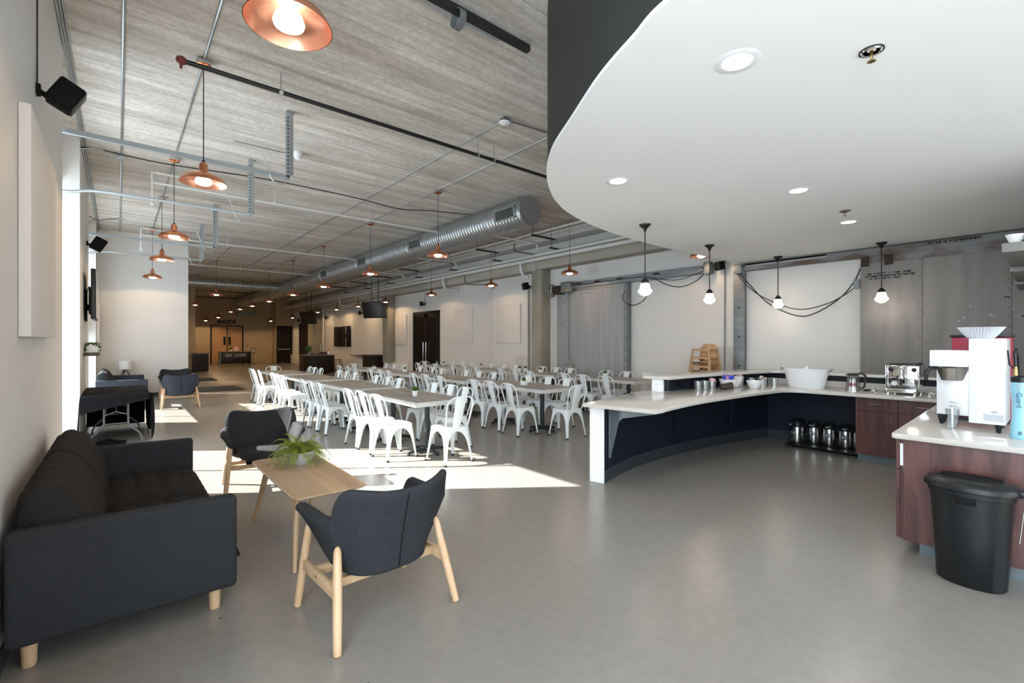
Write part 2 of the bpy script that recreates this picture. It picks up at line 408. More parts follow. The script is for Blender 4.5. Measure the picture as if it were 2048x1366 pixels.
# foundation ledges and skirtings
m = MB(); m.box(XR - .12, XR, 17.9, 35.3, 0, .615, .01); struct(m.obj('trim_1', 'wall'))
m = MB(); m.box(6.75, 8.35, YF - .12, YF, 0, .55, .01); struct(m.obj('trim_2', 'wallback'))
m = MB(); m.box(XL, XL + .012, 1.6, 6.38, 0, .10); m.box(XL, XL + .012, 9.15, 11.75, 0, .10); struct(m.obj('baseboard_left', 'navybase', smooth=False))
m = MB(); m.box(XL, 1.56, 16.408, 16.42, 0, .10); m.box(1.56, 1.572, 16.408, 16.6, 0, .10); struct(m.obj('baseboard_lounge', 'navybase', smooth=False))
m = MB(); m.box(XL, 3.04, 28.788, 28.8, 0, .10); struct(m.obj('baseboard_partition', 'navybase', smooth=False))
# windows in the bays
def window(n, y0, y1, z0, z1, nm, hz, x=-.84):
    fr = MB(); w = .045
    fr.box(x - .03, x + .03, y0, y0 + w, z0, z1); fr.box(x - .03, x + .03, y1 - w, y1, z0, z1)
    fr.box(x - .03, x + .03, y0, y1, z0, z0 + w); fr.box(x - .03, x + .03, y0, y1, z1 - w, z1)
    for k in range(1, nm + 1):
        y = y0 + (y1 - y0) * k / (nm + 1); fr.box(x - .02, x + .02, y - .012, y + .012, z0, z1)
    for z in hz: fr.box(x - .02, x + .02, y0, y1, z - .012, z + .012)
    o = struct(fr.obj('window_%d' % n, 'frame', smooth=False))
    g = MB(); g.box(x - .004, x + .004, y0 + w, y1 - w, z0 + w, z1 - w); g.obj('pane', 'glass', o, smooth=False)
window(1, 6.38, 9.15, 0.0, 3.82, 1, (1.15,))
window(2, 11.75, 15.5, 0.0, 1.72, 2, ()); window(3, 11.75, 15.5, 2.35, 3.82, 2, ())
window(4, -3.0, 1.6, .3, 4.0, 3, (2.0,))
window(5, 17.25, 18.60, 0.0, 3.7, 0, ()); window(6, 23.05, 23.5, 0.0, 3.7, 0, ())
fr = MB()
for z0, z1 in ((.7, .76), (3.84, 3.9), (2.2, 2.25)): fr.box(.3, 7.6, YB - .15, YB - .08, z0, z1)
for x in (.3, 2.1, 3.95, 5.8, 7.54): fr.box(x, x + .06, YB - .15, YB - .08, .7, 3.9)
w7 = struct(fr.obj('window_7', 'frame', smooth=False)); g = MB(); g.box(.3, 7.6, YB - .12, YB - .115, .7, 3.9); g.obj('pane', 'glass', w7, smooth=False)

# concrete columns and beams on the right wall
for y0, y1 in ((9.45, 9.86), (19.2, 19.75), (29.1, 30.5)):
    m = MB(); m.box(9.09, XR, y0, y1, 0 if y0 < 12 else .615, 3.57, .012); struct(m.obj('wall_right_column', 'concrete'))
m = MB(); m.box(9.06, XR, YB, 9.64, 3.57, 3.95, .01); m.box(9.06, XR, 9.66, 19.4, 3.55, 3.94, .01); m.box(9.06, XR, 19.42, 35.3, 3.56, 3.95, .01)
struct(m.obj('ceiling_beam_lower', 'concbeam'))
m = MB(); m.box(8.95, XR, YB, 35.3, 4.30, ZC - .001, .005); struct(m.obj('ceiling_beam_upper', 'beamwhite'))
for y in (12.4, 22.3, 27.2):
    m = MB(); m.box(5.9, 8.94, y, y + .3, 4.36, ZC - .001)
    # shallow cross rib of the slab
    struct(m.obj('ceiling_rib', 'concbeam', smooth=False)) if y > 30 else m.bm.free()

# curved lowered ceiling over the coffee bar
def smooth_poly(pts, n=8, closed=False):
    out = []; P = [Vector(p) for p in pts]
    for i in range(len(P) - 1):
        p0 = P[max(i - 1, 0)]; p1 = P[i]; p2 = P[i + 1]; p3 = P[min(i + 2, len(P) - 1)]
        for k in range(n):
            t = k / n
            out.append(tuple(.5 * ((2 * p1) + (-p0 + p2) * t + (2 * p0 - 5 * p1 + 4 * p2 - p3) * t * t + (-p0 + 3 * p1 - 3 * p2 + p3) * t ** 3)))
    out.append(tuple(P[-1])); return out
edge = smooth_poly([(3.6, -2.4), (2.6, -1.5), (2.0, -.5), (1.80, .45), (1.875, 1.124), (1.975, 1.394), (2.12, 1.73), (2.353, 2.142), (2.62, 2.60), (2.94, 2.99), (3.30, 3.31), (3.66, 3.56), (4.13, 3.79), (4.9, 4.0), (5.81, 4.115), (6.88, 4.15), (7.9, 4.12), (8.7, 4.06), (9.40, 4.0)], 6)
poly = edge + [(9.40, -2.4)]
m = MB(); m.prism(poly, 3.05, 3.075); struct(m.obj('ceiling_soffit', 'soffit', ang=30))
m = MB(); inner = [(x + .012 if x < 5 else x, y - (.0 if x < 3 else .012)) for x, y in edge] + [(9.40, -2.388)]
m.prism(inner, 3.075, ZC - .002); struct(m.obj('ceiling_soffit_fascia', 'fascia', ang=30))
m = MB(); m.box(9.36, 9.44, -2.4, 4.0, 3.03, 3.05); struct(m.obj('dark_gap_strip', 'blacksoft', smooth=False))  # black strip painted in for the dark gap between soffit and wall

# ---------------------------------------------------------------- doors, signs and panels on the walls
def wall_panel(name, label, cat, x0, x1, y0, y1, z0, z1, mt='acoustic', group=None):
    m = MB(); m.box(x0 + (.002 if x0 < 0 else 0), x1 - (.002 if x1 > 9 else 0), y0, y1, z0, z1, .004); return tag(m.obj(name, mt), label, cat, group)
wall_panel('acoustic_panel', 'tall pale acoustic panel on the window wall below the big speaker', 'panel', XL, -.367, 3.69, 5.02, 1.557, 2.847)
wall_panel('acoustic_panel', 'square white acoustic panel on wall beside the concrete column', 'panel', 9.40, XR, 10.72, 11.91, 1.484, 2.69)
wall_panel('acoustic_panel', 'square white acoustic panel on wall beside the black double doors', 'panel', 9.40, XR, 13.26, 14.43, 1.478, 2.70)
wall_panel('acoustic_panel', 'square white acoustic panel between far column and the black doors', 'panel', 9.40, XR, 18.1, 19.15, 1.42, 2.66)
wall_panel('acoustic_panel', 'white acoustic panel on the window pier behind the wall television', 'panel', XL, -.36, 15.6, 16.3, 1.3, 2.5)
# black double doors in the right wall
d = thing('door_1', 'tall black double doors with smoked glass and long steel pulls', 'door', (0, 0, 0)); d['kind'] = 'structure'
m = MB(); X = XR - .02
m.box(X - .03, X + .02, 15.44, 15.52, 0, 2.72); m.box(X - .03, X + .02, 17.42, 17.50, 0, 2.72); m.box(X - .03, X + .02, 15.44, 17.5, 2.64, 2.74); m.obj('door_frame', 'darkframe', d, False)
for y0, y1, hy in ((15.52, 16.46, 16.36), (16.48, 17.42, 16.58)):
    m = MB(); x0, x1 = X - .02, X + .015
    m.box(x0, x1, y0, y0 + .11, 0, 2.64); m.box(x0, x1, y1 - .11, y1, 0, 2.64); m.box(x0, x1, y0, y1, 0, .2); m.box(x0, x1, y0, y1, 2.5, 2.64)
    lf = m.obj('door_leaf', 'darkframe', d, False)
    m = MB(); m.box(x0 + .01, x1 - .005, y0 + .11, y1 - .11, .2, 2.5); m.obj('door_glass', 'smoked', lf, False)
    m = MB(); m.cyl((x0 - .05, hy, .7), (x0 - .05, hy, 1.5), .014); m.cyl((x0 - .05, hy, .8), (x0, hy, .8), .01); m.cyl((x0 - .05, hy, 1.4), (x0, hy, 1.4), .01); m.obj('pull_handle', 'chrome', lf)
    m = MB(); m.lathe([(.0, 0), (.22, 0), (.22, .003), (0, .003)], seg=28, mx=T(x0 + .008, (y0 + y1) / 2, 1.62) @ Matrix.Rotation(-PI / 2, 4, 'Y')); m.obj('round_emblem', 'blacksoft', lf)
# far wooden double doors
d = thing('door_2', 'pair of pale wooden doors with narrow glass under the KIDS sign', 'door'); d['kind'] = 'structure'
m = MB(); Y = YF
for a in ((4.66, 4.74, 0, 2.62), (6.50, 6.58, 0, 2.62), (4.66, 6.58, 2.56, 2.62), (5.59, 5.64, 0, 2.56)): m.box(a[0], a[1], Y - .06, Y, a[2], a[3])
m.obj('door_frame', 'darkframe', d, False)
for x0, x1, gx in ((4.74, 5.59, 5.40), (5.64, 6.5, 5.70)):
    m = MB(); m.box(x0, x1, Y - .04, Y - .01, .01, 2.56); lf = m.obj('door_leaf', 'kidsdoor', d, False)
    m = MB(); m.box(gx, gx + .13, Y - .05, Y - .035, 1.28, 1.85); m.obj('vision_panel', 'darkframe', lf, False)
    m = MB(); m.box(gx + .025, gx + .105, Y - .056, Y - .05, 1.32, 1.81); m.obj('vision_glass', 'smoked', lf, False)
# dark steel door at the far end of the right wall
d = thing('door_3', 'black steel door with a silver push bar', 'door'); d['kind'] = 'structure'
m = MB(); Y = 35.35
for a in ((8.42, 8.50, 0, 2.62), (9.36, 9.44, 0, 2.62), (8.42, 9.44, 2.52, 2.62)): m.box(a[0], a[1], Y - .07, Y, a[2], a[3])
m.obj('door_frame', 'darkframe', d, False)
m = MB(); m.box(8.5, 9.36, Y - .05, Y - .02, .02, 2.52); lf = m.obj('door_leaf', 'darkframe', d, False)
m = MB(); m.box(8.6, 9.26, Y - .056, Y - .05, .2, 2.4); m.obj('door_glass', 'smoked', lf, False)
m = MB(); m.box(8.52, 9.3, Y - .12, Y - .09, .97, 1.02); m.box(8.52, 8.56, Y - .12, Y - .05, .92, 1.06); m.obj('push_bar', 'galv', lf, False)
# second dark opening on the right wall, far end
d = thing('door_4', 'dark glazed door in the far part of the long wall', 'door'); d['kind'] = 'structure'
m = MB(); m.box(XR - .03, XR, 31.6, 33.6, 0, 2.75); m.obj('door_leaf', 'darkframe', d, False)
m = MB(); m.box(XR - .04, XR - .03, 31.75, 32.5, .2, 2.6); m.obj('door_glass', 'smoked', d, False)

# lettering
def text(body, name, size, mt, loc, rot, parent=None, ext=.006, align='CENTER', sx=1):
    c = bpy.data.curves.new(name, 'FONT'); c.body = body; c.size = size; c.extrude = ext; c.align_x = align; c.align_y = 'CENTER'
    o = bpy.data.objects.new(name, c); COL.objects.link(o)
    me = bpy.data.meshes.new_from_object(o); bpy.data.objects.remove(o); bpy.data.curves.remove(c)
    me.materials.append(M[mt]); o = bpy.data.objects.new(name, me); COL.objects.link(o)
    o.location = loc; o.rotation_euler = rot; o.scale = (sx, 1, 1)
    if parent: o.parent = parent
    return o
s = thing('wall_sign', 'dark KIDS lettering with a round emblem above the wooden doors', 'sign', (5.6, YF - .02, 2.86))
t = text('KIDS', 'lettering', .36, 'blacksoft', (.14, 0, -.02), (PI / 2, 0, 0), s, .02, sx=1.05)
t.data.materials[0] = M['blacksoft']
for dx in (-.008, .008): text('KIDS', 'lettering_edge', .36, 'blacksoft', (.14 + dx, -.001, -.02 + dx), (PI / 2, 0, 0), s, .019, sx=1.05)
m = MB(); m.lathe([(0, -.02), (.135, -.02), (.135, .02), (0, .02)], seg=28, mx=Matrix.Rotation(PI / 2, 4, 'X')); em = m.obj('round_emblem', 'blacksoft', s, loc=(-.44, 0, -.01))
m = MB(); m.box(-.10, .10, -.024, -.02, .01, .03); m.box(-.06, -.02, -.024, -.02, -.05, .01); m.box(.02, .06, -.024, -.02, -.05, .01); m.obj('emblem_mark', 'greyink', em, False)
# ================================================================ coffee bar
CT = .867
wall_in = smooth_poly([(4.0, 3.19), (4.57, 3.325), (5.2, 3.385), (5.94, 3.37), (6.86, 3.275), (7.57, 3.14), (7.95, 3.04)], 5)
def offset(pts, d):
    out = []
    for i, p in enumerate(pts):
        a = Vector(pts[max(i - 1, 0)]); b = Vector(pts[min(i + 1, len(pts) - 1)]); t = (b - a).normalized()
        out.append((p[0] - t.y * d, p[1] + t.x * d))
    return out
def cut(pts, x0, x1): return [p for p in pts if x0 <= p[0] <= x1]
bar = thing('bar_wall', 'curved low bar wall, navy inside with white subway tile ends', 'bar counter', (0, 0, 0))
outer = offset(wall_in, .15)
m = MB(); i0 = wall_in[:]; o0 = outer[:]
m.prism(i0 + [(7.95, -.44), (8.10, -.44), (8.10, 3.2)] + o0[::-1][1:], 0, .825)
hi_in = [p for p in wall_in if p[0] > 5.5]; hi_out = [p for p in outer if p[0] > 5.48]
m.prism(hi_in + [(7.95, -.44), (8.10, -.44), (8.10, 3.2)] + hi_out[::-1][1:], CT, 1.035)
m.obj('core', 'navy', bar)
m = MB()
a, b = Vector(wall_in[0]), Vector(outer[0]); n = (b - a).normalized(); tdir = Vector((-n.y, n.x))
def quadprism(m, p, q, th, z0, z1, ext=.008):
    t = (q - p).normalized(); nrm = Vector((t.y, -t.x)); p2, q2 = p - t * ext, q + t * ext
    m.prism([tuple(p2), tuple(q2), tuple(q2 - nrm * th), tuple(p2 - nrm * th)], z0, z1)
quadprism(m, a, b, .012, 0, .828); 
m.prism(offset(outer, .012)[::-1] + outer, .0, .828)
a2, b2 = Vector(hi_in[0]), Vector(hi_out[0]); a2.x = b2.x = 5.49
quadprism(m, a2, b2, .03, CT, 1.034, .006)
m.prism(offset(hi_out, .012)[::-1] + hi_out, CT, 1.034)
m.obj('tile_cladding', 'tile', bar, ang=30)
m = MB(); base_in = offset(wall_in, -.012); m.prism(base_in + wall_in[::-1], 0, .14); m.box(7.938, 7.95, 1.68, 3.04, 0, .14); m.obj('baseboard', 'navybase', bar)
m = MB(); px, py = 5.83, 3.36; m.box(px - .04, px + .04, py - .012, py + .02, .91, .985, .004); m.obj('power_outlet', 'blacksoft', bar)
# steel brackets under the worktop
for (x, y) in ((4.13, 3.21), (5.75, 3.37), (7.05, 3.235)):
    m = MB()
    # profile in (distance from wall, height)
    pr = [(0, .10), (0, .78), (.02, .82), (.62, .82), (.62, .80), (.22, .70), (.17, .66), (.03, .10)]
    pr = [(0, .27), (0, .80), (.03, .825), (.60, .825), (.60, .80), (.17, .705), (.12, .66), (.012, .27)]
    m.prism(pr, -.006, .006, mx=T(x, y, 0) @ RZ(-PI / 2) @ Matrix.Rotation(PI / 2, 4, 'X'))
    m.box(x - .02, x + .02, y - .61, y, .818, .826); m.box(x - .02, x + .02, y - .008, y, .25, .82)
    m.obj('bracket', 'kick' if x < 5 else 'navy', bar, False)
# lower worktop
near = [(3.93, 2.525), (4.06, 2.515), (4.14, 2.53)] + smooth_poly([(4.35, 2.56), (4.95, 2.60), (5.7, 2.58), (6.42, 2.53), (6.95, 2.47)], 5) + [(7.04, 2.40), (7.10, 2.28), (7.12, 1.9), (7.12, .868)]
far = [(7.12, .865), (7.948, .865), (7.948, 3.03)] + [p for p in wall_in if p[0] > 5.5][::-1][1:] + [(5.50, 3.37), (5.50, 3.62)] + smooth_poly([(5.45, 3.66), (4.9, 3.55), (4.4, 3.43), (3.83, 3.345)], 4) + [(3.81, 3.32)]
m = MB(); m.prism(near + far, .828, CT, bev=.006); tag(m.obj('bar_worktop', 'counter'), 'pale speckled stone worktop sweeping round the inside of the curved bar', 'worktop')
# raised bar top
hin = offset(cut(wall_in, 5.46, 7.9), -.16); hout = offset([p for p in outer if 5.4 < p[0] < 7.85], .14)
hin = [(5.40, 3.23)] + [p for p in hin if p[0] > 5.42 and p[0] < 7.78] + [(7.80, 2.93), (7.86, 2.8), (7.87, -.44)]
hout = [(8.26, -.44), (8.26, 3.2), (8.15, 3.33)] + [p for p in hout if p[0] < 8.1][::-1] + [(5.36, 3.62)]
m = MB(); m.prism(hin + hout, 1.036, 1.072, bev=.006); tag(m.obj('raised_bar_top', 'counter'), 'narrow raised stone bar top above the curved bar wall', 'worktop')
# backsplash strip along the right leg
m = MB(); m.box(7.925, 7.947, -.44, 3.02, CT + .001, .955); tag(m.obj('backsplash', 'counter', smooth=False), 'low pale stone upstand behind the kettle and espresso machine', 'backsplash')

# base cabinets
def cabinet(label, y0, y1, drawer=True, hy=None):
    c = thing('base_cabinet', label, 'cabinet', (0, 0, 0), group='cabinets under the back worktop')
    m = MB(); m.box(7.22, 7.935, y0, y1, .10, .826); m.obj('carcass', 'cabinet', c, False)
    m = MB(); m.box(7.30, 7.93, y0, y1, 0, .10); m.obj('kick_plate', 'kick', c, False)
    f = 7.20
    m = MB(); m.box(f, f + .019, y0 + .003, y1 - .003, .106, .655); dr = m.obj('door', 'cabinet', c, False)
    h = hy if hy else y0 + .06
    m = MB(); m.tube([(f, h, .52), (f - .022, h, .525), (f - .025, h, .60), (f, h, .61)], .004); m.obj('handle', 'steel', dr)
    m = MB(); m.box(f, f + .019, y0 + .003, y1 - .003, .661, .822); dr = m.obj('drawer', 'cabinet', c, False)
    ym = (y0 + y1) / 2
    m = MB(); m.tube([(f, ym - .06, .75), (f - .022, ym - .055, .75), (f - .025, ym + .055, .75), (f, ym + .06, .75)], .004); m.obj('handle', 'steel', dr)
cabinet('red-brown cabinet with door and drawer next to the coffee airpots', 1.275, 1.70)
cabinet('red-brown cabinet with door and drawer partly behind the peninsula', .83, 1.27, hy=1.21)
# peninsula
p = thing('peninsula_cabinet', 'red-brown cabinet block behind the black trash bin', 'cabinet', (0, 0, 0))
m = MB(); m.box(4.345, 7.0, -.43, .755, .10, .826); m.obj('carcass', 'cabinet', p, False)
m = MB(); m.box(4.325, 4.345, -.43, .735, .10, .828); m.obj('end_panel', 'cabinet', p, False)
m = MB(); m.box(4.42, 7.0, -.42, .66, 0, .10); m.box(4.405, 4.42, -.42, .66, 0, .012); m.obj('kick_plate', 'kick', p, False)
m = MB(); m.box(4.34, 4.95, .757, .778, .106, .60); m.obj('door', 'cabinet', p, False)
m = MB(); m.box(4.34, 4.95, .757, .778, .607, .822); m.obj('drawer', 'cabinet', p, False)
m = MB(); m.box(4.343, 4.349, .737, .756, .63, .79); m.obj('edge_strip', 'white', p, False)
m = MB(); m.prism([(4.285, .775), (4.305, .797), (7.10, .86), (7.947, .86), (7.947, -.44), (4.285, -.44)], .828, CT, bev=.006); tag(m.obj('peninsula_worktop', 'counter'), 'pale speckled worktop carrying the coffee brewer above the trash bin', 'worktop')

# trash bin
t = thing('trash_bin', 'black plastic kitchen trash bin with domed lid against the cabinet', 'bin', (4.14, .37, 0), math.radians(-4))
def slab_ring(w, d, z, n=40, e=3.2, front=0):
    r = []
    for k in range(n):
        a = 2 * PI * k / n; c, s = math.cos(a), math.sin(a)
        x = w * math.copysign(abs(c) ** (2 / e), c); y = d * math.copysign(abs(s) ** (2 / e), s)
        if x < 0: x *= 1.0 - .25 * (abs(y) / d) ** 2
        r.append((x, y, z))
    return r
m = MB(); rows = [slab_ring(.115, .150, 0.0), slab_ring(.125, .162, .012), slab_ring(.132, .176, .3), slab_ring(.14, .192, .56), slab_ring(.15, .202, .565), slab_ring(.15, .204, .60)]
vv = m.grid(rows, closed=True); m.bm.faces.new(vv[0][::-1]); m.bm.faces.new(vv[-1]); body = m.obj('bin_body', 'black', t)
m = MB(); m.box(-.152, -.143, -.045, .045, .52, .565, .003); m.obj('latch', 'blacksoft', body)
m = MB(); vv = m.grid([slab_ring(.158, .212, .595), slab_ring(.168, .222, .60), slab_ring(.168, .222, .625), slab_ring(.15, .205, .648), slab_ring(.10, .155, .662), slab_ring(.04, .08, .666)], closed=True); m.bm.faces.new(vv[-1]); m.bm.faces.new(vv[0][::-1]); lid = m.obj('lid', 'black', t)
m = MB(); vv = m.grid([slab_ring(.085, .15, .655), slab_ring(.078, .142, .671), slab_ring(.04, .08, .671)], closed=True); m.bm.faces.new(vv[-1]); m.obj('lid_recess', 'blacksoft', lid)
m = MB(); m.box(-.05, .08, -.24, -.205, .60, .64, .008); m.obj('hinge', 'black', t)
m = MB(); m.tube([(.06, -.232, .60), (.05, -.205, .30)], .003); m.obj('liner_rod', 'chrome', t)

# ================================================================ things on the bar
def bucket(x, y, r, h, label, fill=None):
    b = thing('tin_bucket', label, 'bucket', (x, y, CT), group='little galvanised buckets on the bar worktop')
    m = MB(); m.lathe([(0, .003), (r * .8, .003), (r * .8, 0), (r * .82, 0), (r, h), (r + .004, h + .003), (r + .003, h - .004), (r - .004, h - .004), (r * .8, .006), (0, .006)], seg=24)
    for z in (.4, .55): m.tube([(math.cos(2 * PI * k / 24) * (r * (.82 + .18 * z) + .001), math.sin(2 * PI * k / 24) * (r * (.82 + .18 * z) + .001), h * z) for k in range(24)], .0022, 5, closed=True)
    m.obj('pail', 'bucket', b)
    if fill:
        m = MB(); rnd = random.Random(int(x * 1000))
        for k in range(14):
            a = rnd.random() * 6.28; rr = rnd.random() * r * .7
            m.box(-.018, .018, -.004, .004, -.028, .028, mx=T(rr * math.cos(a), rr * math.sin(a), h + rnd.random() * .015) @ Matrix.Rotation(rnd.random() * 3, 4, (rnd.random(), rnd.random(), .4)))
        o = m.obj('sugar_packets', fill, b, False); o['kind'] = 'stuff'
bucket(6.10, 3.235, .056, .112, 'empty galvanised bucket, first of three beside the wall outlet')
bucket(6.235, 3.205, .054, .112, 'empty galvanised bucket in the middle of the first three')
bucket(6.365, 3.17, .056, .112, 'galvanised bucket of pink packets behind the dark basket', 'pink')
bucket(7.06, 3.09, .060, .135, 'galvanised bucket of pink packets behind the small white bowl', 'pink')
bucket(7.24, 3.00, .052, .112, 'narrow galvanised bucket half hidden behind the beige packets')
bucket(7.24, 2.84, .062, .115, 'galvanised bucket heaped with beige packets', 'beigepkt')
bucket(7.42, 2.93, .054, .115, 'galvanised bucket in the worktop corner behind another bucket')
bucket(7.40, 2.74, .056, .115, 'galvanised bucket next to the big white tub')
def bowl(x, y, r, h, label, name='serving_bowl'):
    b = thing(name, label, 'bowl', (x, y, CT), group='white bowls on the bar worktop')
    m = MB(); m.lathe([(0, 0), (r * .52, 0), (r * .56, .004), (r * .82, h * .45), (r, h), (r - .006, h), (r * .78, h * .45), (r * .5, .012), (0, .010)], seg=32); m.obj('bowl_shell', 'porcelain', b)
    return b
b1 = bowl(6.60, 3.05, .122, .13, 'white bowl heaped with blue wrapped snacks on the bar')
rnd = random.Random(3)
for k in range(9):
    m = MB(); a = k * .7; rr = .03 + .05 * rnd.random()
    r = bmesh.ops.create_icosphere(m.bm, subdivisions=1, radius=.034)['verts']
    for v in r: v.co = Vector((v.co.x * 1.2, v.co.y * .8, v.co.z)) * (1 + .3 * rnd.random())
    for v in r: v.co += Vector((rr * math.cos(a), rr * math.sin(a), .135 + .03 * rnd.random()))
    o = m.obj('snack_packet', ('blue', 'blue', 'mixed')[k % 3], None, True, 20)
    o.location = b1.location; tag(o, 'foil snack packet, blue or mixed, in the white bowl', 'packet', 'wrapped snacks in the white bowl')
    o['label'] = 'shiny blue foil snack packet in the heaped white bowl' if k % 3 < 2 else 'multicoloured snack packet among blue ones in the white bowl'
    o['group'] = 'blue snacks in the bowl' if k % 3 < 2 else 'mixed snacks in the bowl'
b2 = bowl(6.88, 3.10, .13, .15, 'large empty white bowl behind the blue snack bowl')
b3 = bowl(6.86, 2.80, .105, .11, 'small low white bowl in front of the pink packets')
k = thing('tilted_basket', 'dark woven basket lying tipped beside the snack bowl', 'basket', (6.40, 2.98, CT + .045), .1)
m = MB(); m.lathe([(0, 0), (.04, 0), (.05, .16), (.045, .16), (.035, .006), (0, .006)], seg=20, mx=RZ(-.9) @ Matrix.Rotation(1.45, 4, 'Y') @ T(0, 0, -.08)); m.obj('basket_shell', 'basket', k)
# oval white tub
t = thing('party_tub', 'big oval white tub with small side handles on the worktop', 'tub', (7.52, 2.36, CT), 0)
m = MB()
def oval(a, b, z, n=40): return [(a * math.cos(2 * PI * k / n), b * math.sin(2 * PI * k / n), z) for k in range(n)]
vv = m.grid([oval(.12, .22, 0), oval(.125, .225, .005), oval(.17, .285, .25), oval(.178, .292, .262), oval(.172, .286, .26), oval(.12, .22, .012)], closed=True); m.bm.faces.new(vv[0][::-1]); m.bm.faces.new(vv[-1]); m.obj('tub_shell', 'whiteplastic', t)
for s in (-1, 1):
    m = MB(); m.tube([(-.05, s * .28, .245), (-.04, s * .325, .275), (.04, s * .325, .275), (.05, s * .28, .245)], .006); m.obj('handle', 'steelgrey', t)
c = thing('paper_cup', 'upturned white paper cup on the raised bar top behind the tub', 'cup', (8.05, 2.52, 1.073))
m = MB(); m.lathe([(0, .085), (.028, .085), (.038, .002), (.04, 0), (.036, 0), (.026, .082), (0, .082)], seg=20); m.obj('cup_shell', 'porcelain', c)
# glass kettle
t = thing('electric_kettle', 'glass electric kettle with black lid and handle', 'kettle', (7.64, 1.83, CT), math.radians(-80))
m = MB(); m.lathe([(0, 0), (.085, 0), (.085, .05), (.08, .055), (0, .055)], seg=28); m.obj('base', 'steel', t)
m = MB(); m.lathe([(.078, .055), (.082, .10), (.074, .17), (.06, .205), (.057, .205), (.07, .17), (.078, .10), (.074, .058)], seg=28); m.obj('glass_jug', 'clear', t)
m = MB(); m.lathe([(.062, .20), (.064, .222), (.03, .235), (0, .235)], seg=28); m.tube([(-.05, 0, .215), (-.085, 0, .205)], [.012, .006]); m.obj('lid', 'black', t)
m = MB(); m.tube([(.05, 0, .222), (.10, 0, .235), (.135, 0, .20), (.135, 0, .13), (.12, 0, .05), (.09, 0, .03)], [.014, .015, .015, .013, .012, .01]); m.obj('handle', 'black', t)
m = MB(); m.lathe([(0, .056), (.05, .056), (.045, .12), (0, .13)], seg=12); m.obj('infuser', 'crimson', t)
# espresso machine
t = thing('espresso_machine', 'chrome two-dial espresso machine with side steam wands', 'espresso machine', (7.60, 1.29, CT), 0)
m = MB(); m.box(-.06, .30, -.155, .155, .06, .36, .008); m.obj('body', 'chrome', t)
m = MB(); m.box(-.09, .30, -.165, -.158, .04, .365, .003); m.obj('side_panel', 'chrome', t); m = MB(); m.box(-.09, .30, .158, .165, .04, .365, .003); m.obj('side_panel', 'chrome', t)
m = MB(); m.box(-.16, .0, -.15, .15, .02, .075, .006); m.obj('drip_tray', 'chrome', t)
m = MB(); m.box(-.155, -.02, -.14, .14, .0755, .078); m.obj('tray_grid', 'black', t, False)
for sx, sy in ((-.13, -.13), (-.13, .13), (.27, -.13), (.27, .13)):
    m = MB(); m.lathe([(.018, 0), (.018, .03), (.012, .035)], c=(sx, sy, 0), seg=12); m.obj('foot', 'chrome', t)
for sy in (-.115, .115):
    m = MB(); m.lathe([(0, 0), (.026, .003), (.028, .018), (.012, .026), (0, .028)], seg=9, mx=T(-.06, sy, .31) @ Matrix.Rotation(-PI / 2, 4, 'Y')); m.obj('dial', 'black', t)
    m = MB(); m.tube([(-.08, sy, .29), (-.11, sy * 1.1, .24), (-.10, sy * 1.45, .20), (-.12, sy * 1.5, .12)], .005); m.obj('steam_wand', 'blacksoft' if sy > 0 else 'chrome', t)
m = MB(); m.lathe([(0, 0), (.034, 0), (.034, .05), (.02, .06), (.02, .12), (0, .125)], seg=20, mx=T(-.11, 0, .19)); m.cyl((-.12, 0, .22), (-.05, 0, .22), .03); m.obj('brew_group', 'chrome', t)
m = MB(); m.tube([(-.14, 0, .20), (-.145, 0, .12)], .014); m.tube([(-.11, -.03, .22), (-.11, .05, .22)], .012); m.obj('group_lever', 'black', t)
for sy in (-.08, .08):
    m = MB(); m.lathe([(0, 0), (.028, 0), (.03, .006), (0, .008)], seg=20, mx=T(-.06, sy, .13) @ Matrix.Rotation(-PI / 2, 4, 'Y')); m.obj('pressure_gauge', 'white', t)
m = MB(); m.box(.0, .28, -.14, .14, .36, .385, .004); m.obj('cup_rail', 'black', t)
t = thing('portafilter', 'pair of chrome spouts with black handle beside the espresso machine', 'portafilter', (7.42, 1.56, CT), .9)
m = MB(); m.lathe([(0, .02), (.03, .02), (.034, .05), (0, .052)], seg=20); m.tube([(0, 0, .03), (.0, -.03, .015), (.0, -.03, .0)], .008); m.lathe([(.0, .05), (.012, .055), (.012, .08), (0, .082)], seg=10); m.obj('basket_head', 'chrome', t)
m = MB(); m.tube([(.03, 0, .035), (.06, 0, .03), (.15, 0, .018)], [.008, .013, .014]); m.obj('handle', 'black', t)
t = thing('sink_faucet', 'small white faucet spout at the peninsula sink', 'faucet', (7.3, 1.0, CT), PI)
m = MB(); m.tube([(0, 0, 0), (0, 0, .045), (.03, .02, .062), (.08, .05, .05)], .011); m.obj('spout', 'white', t)

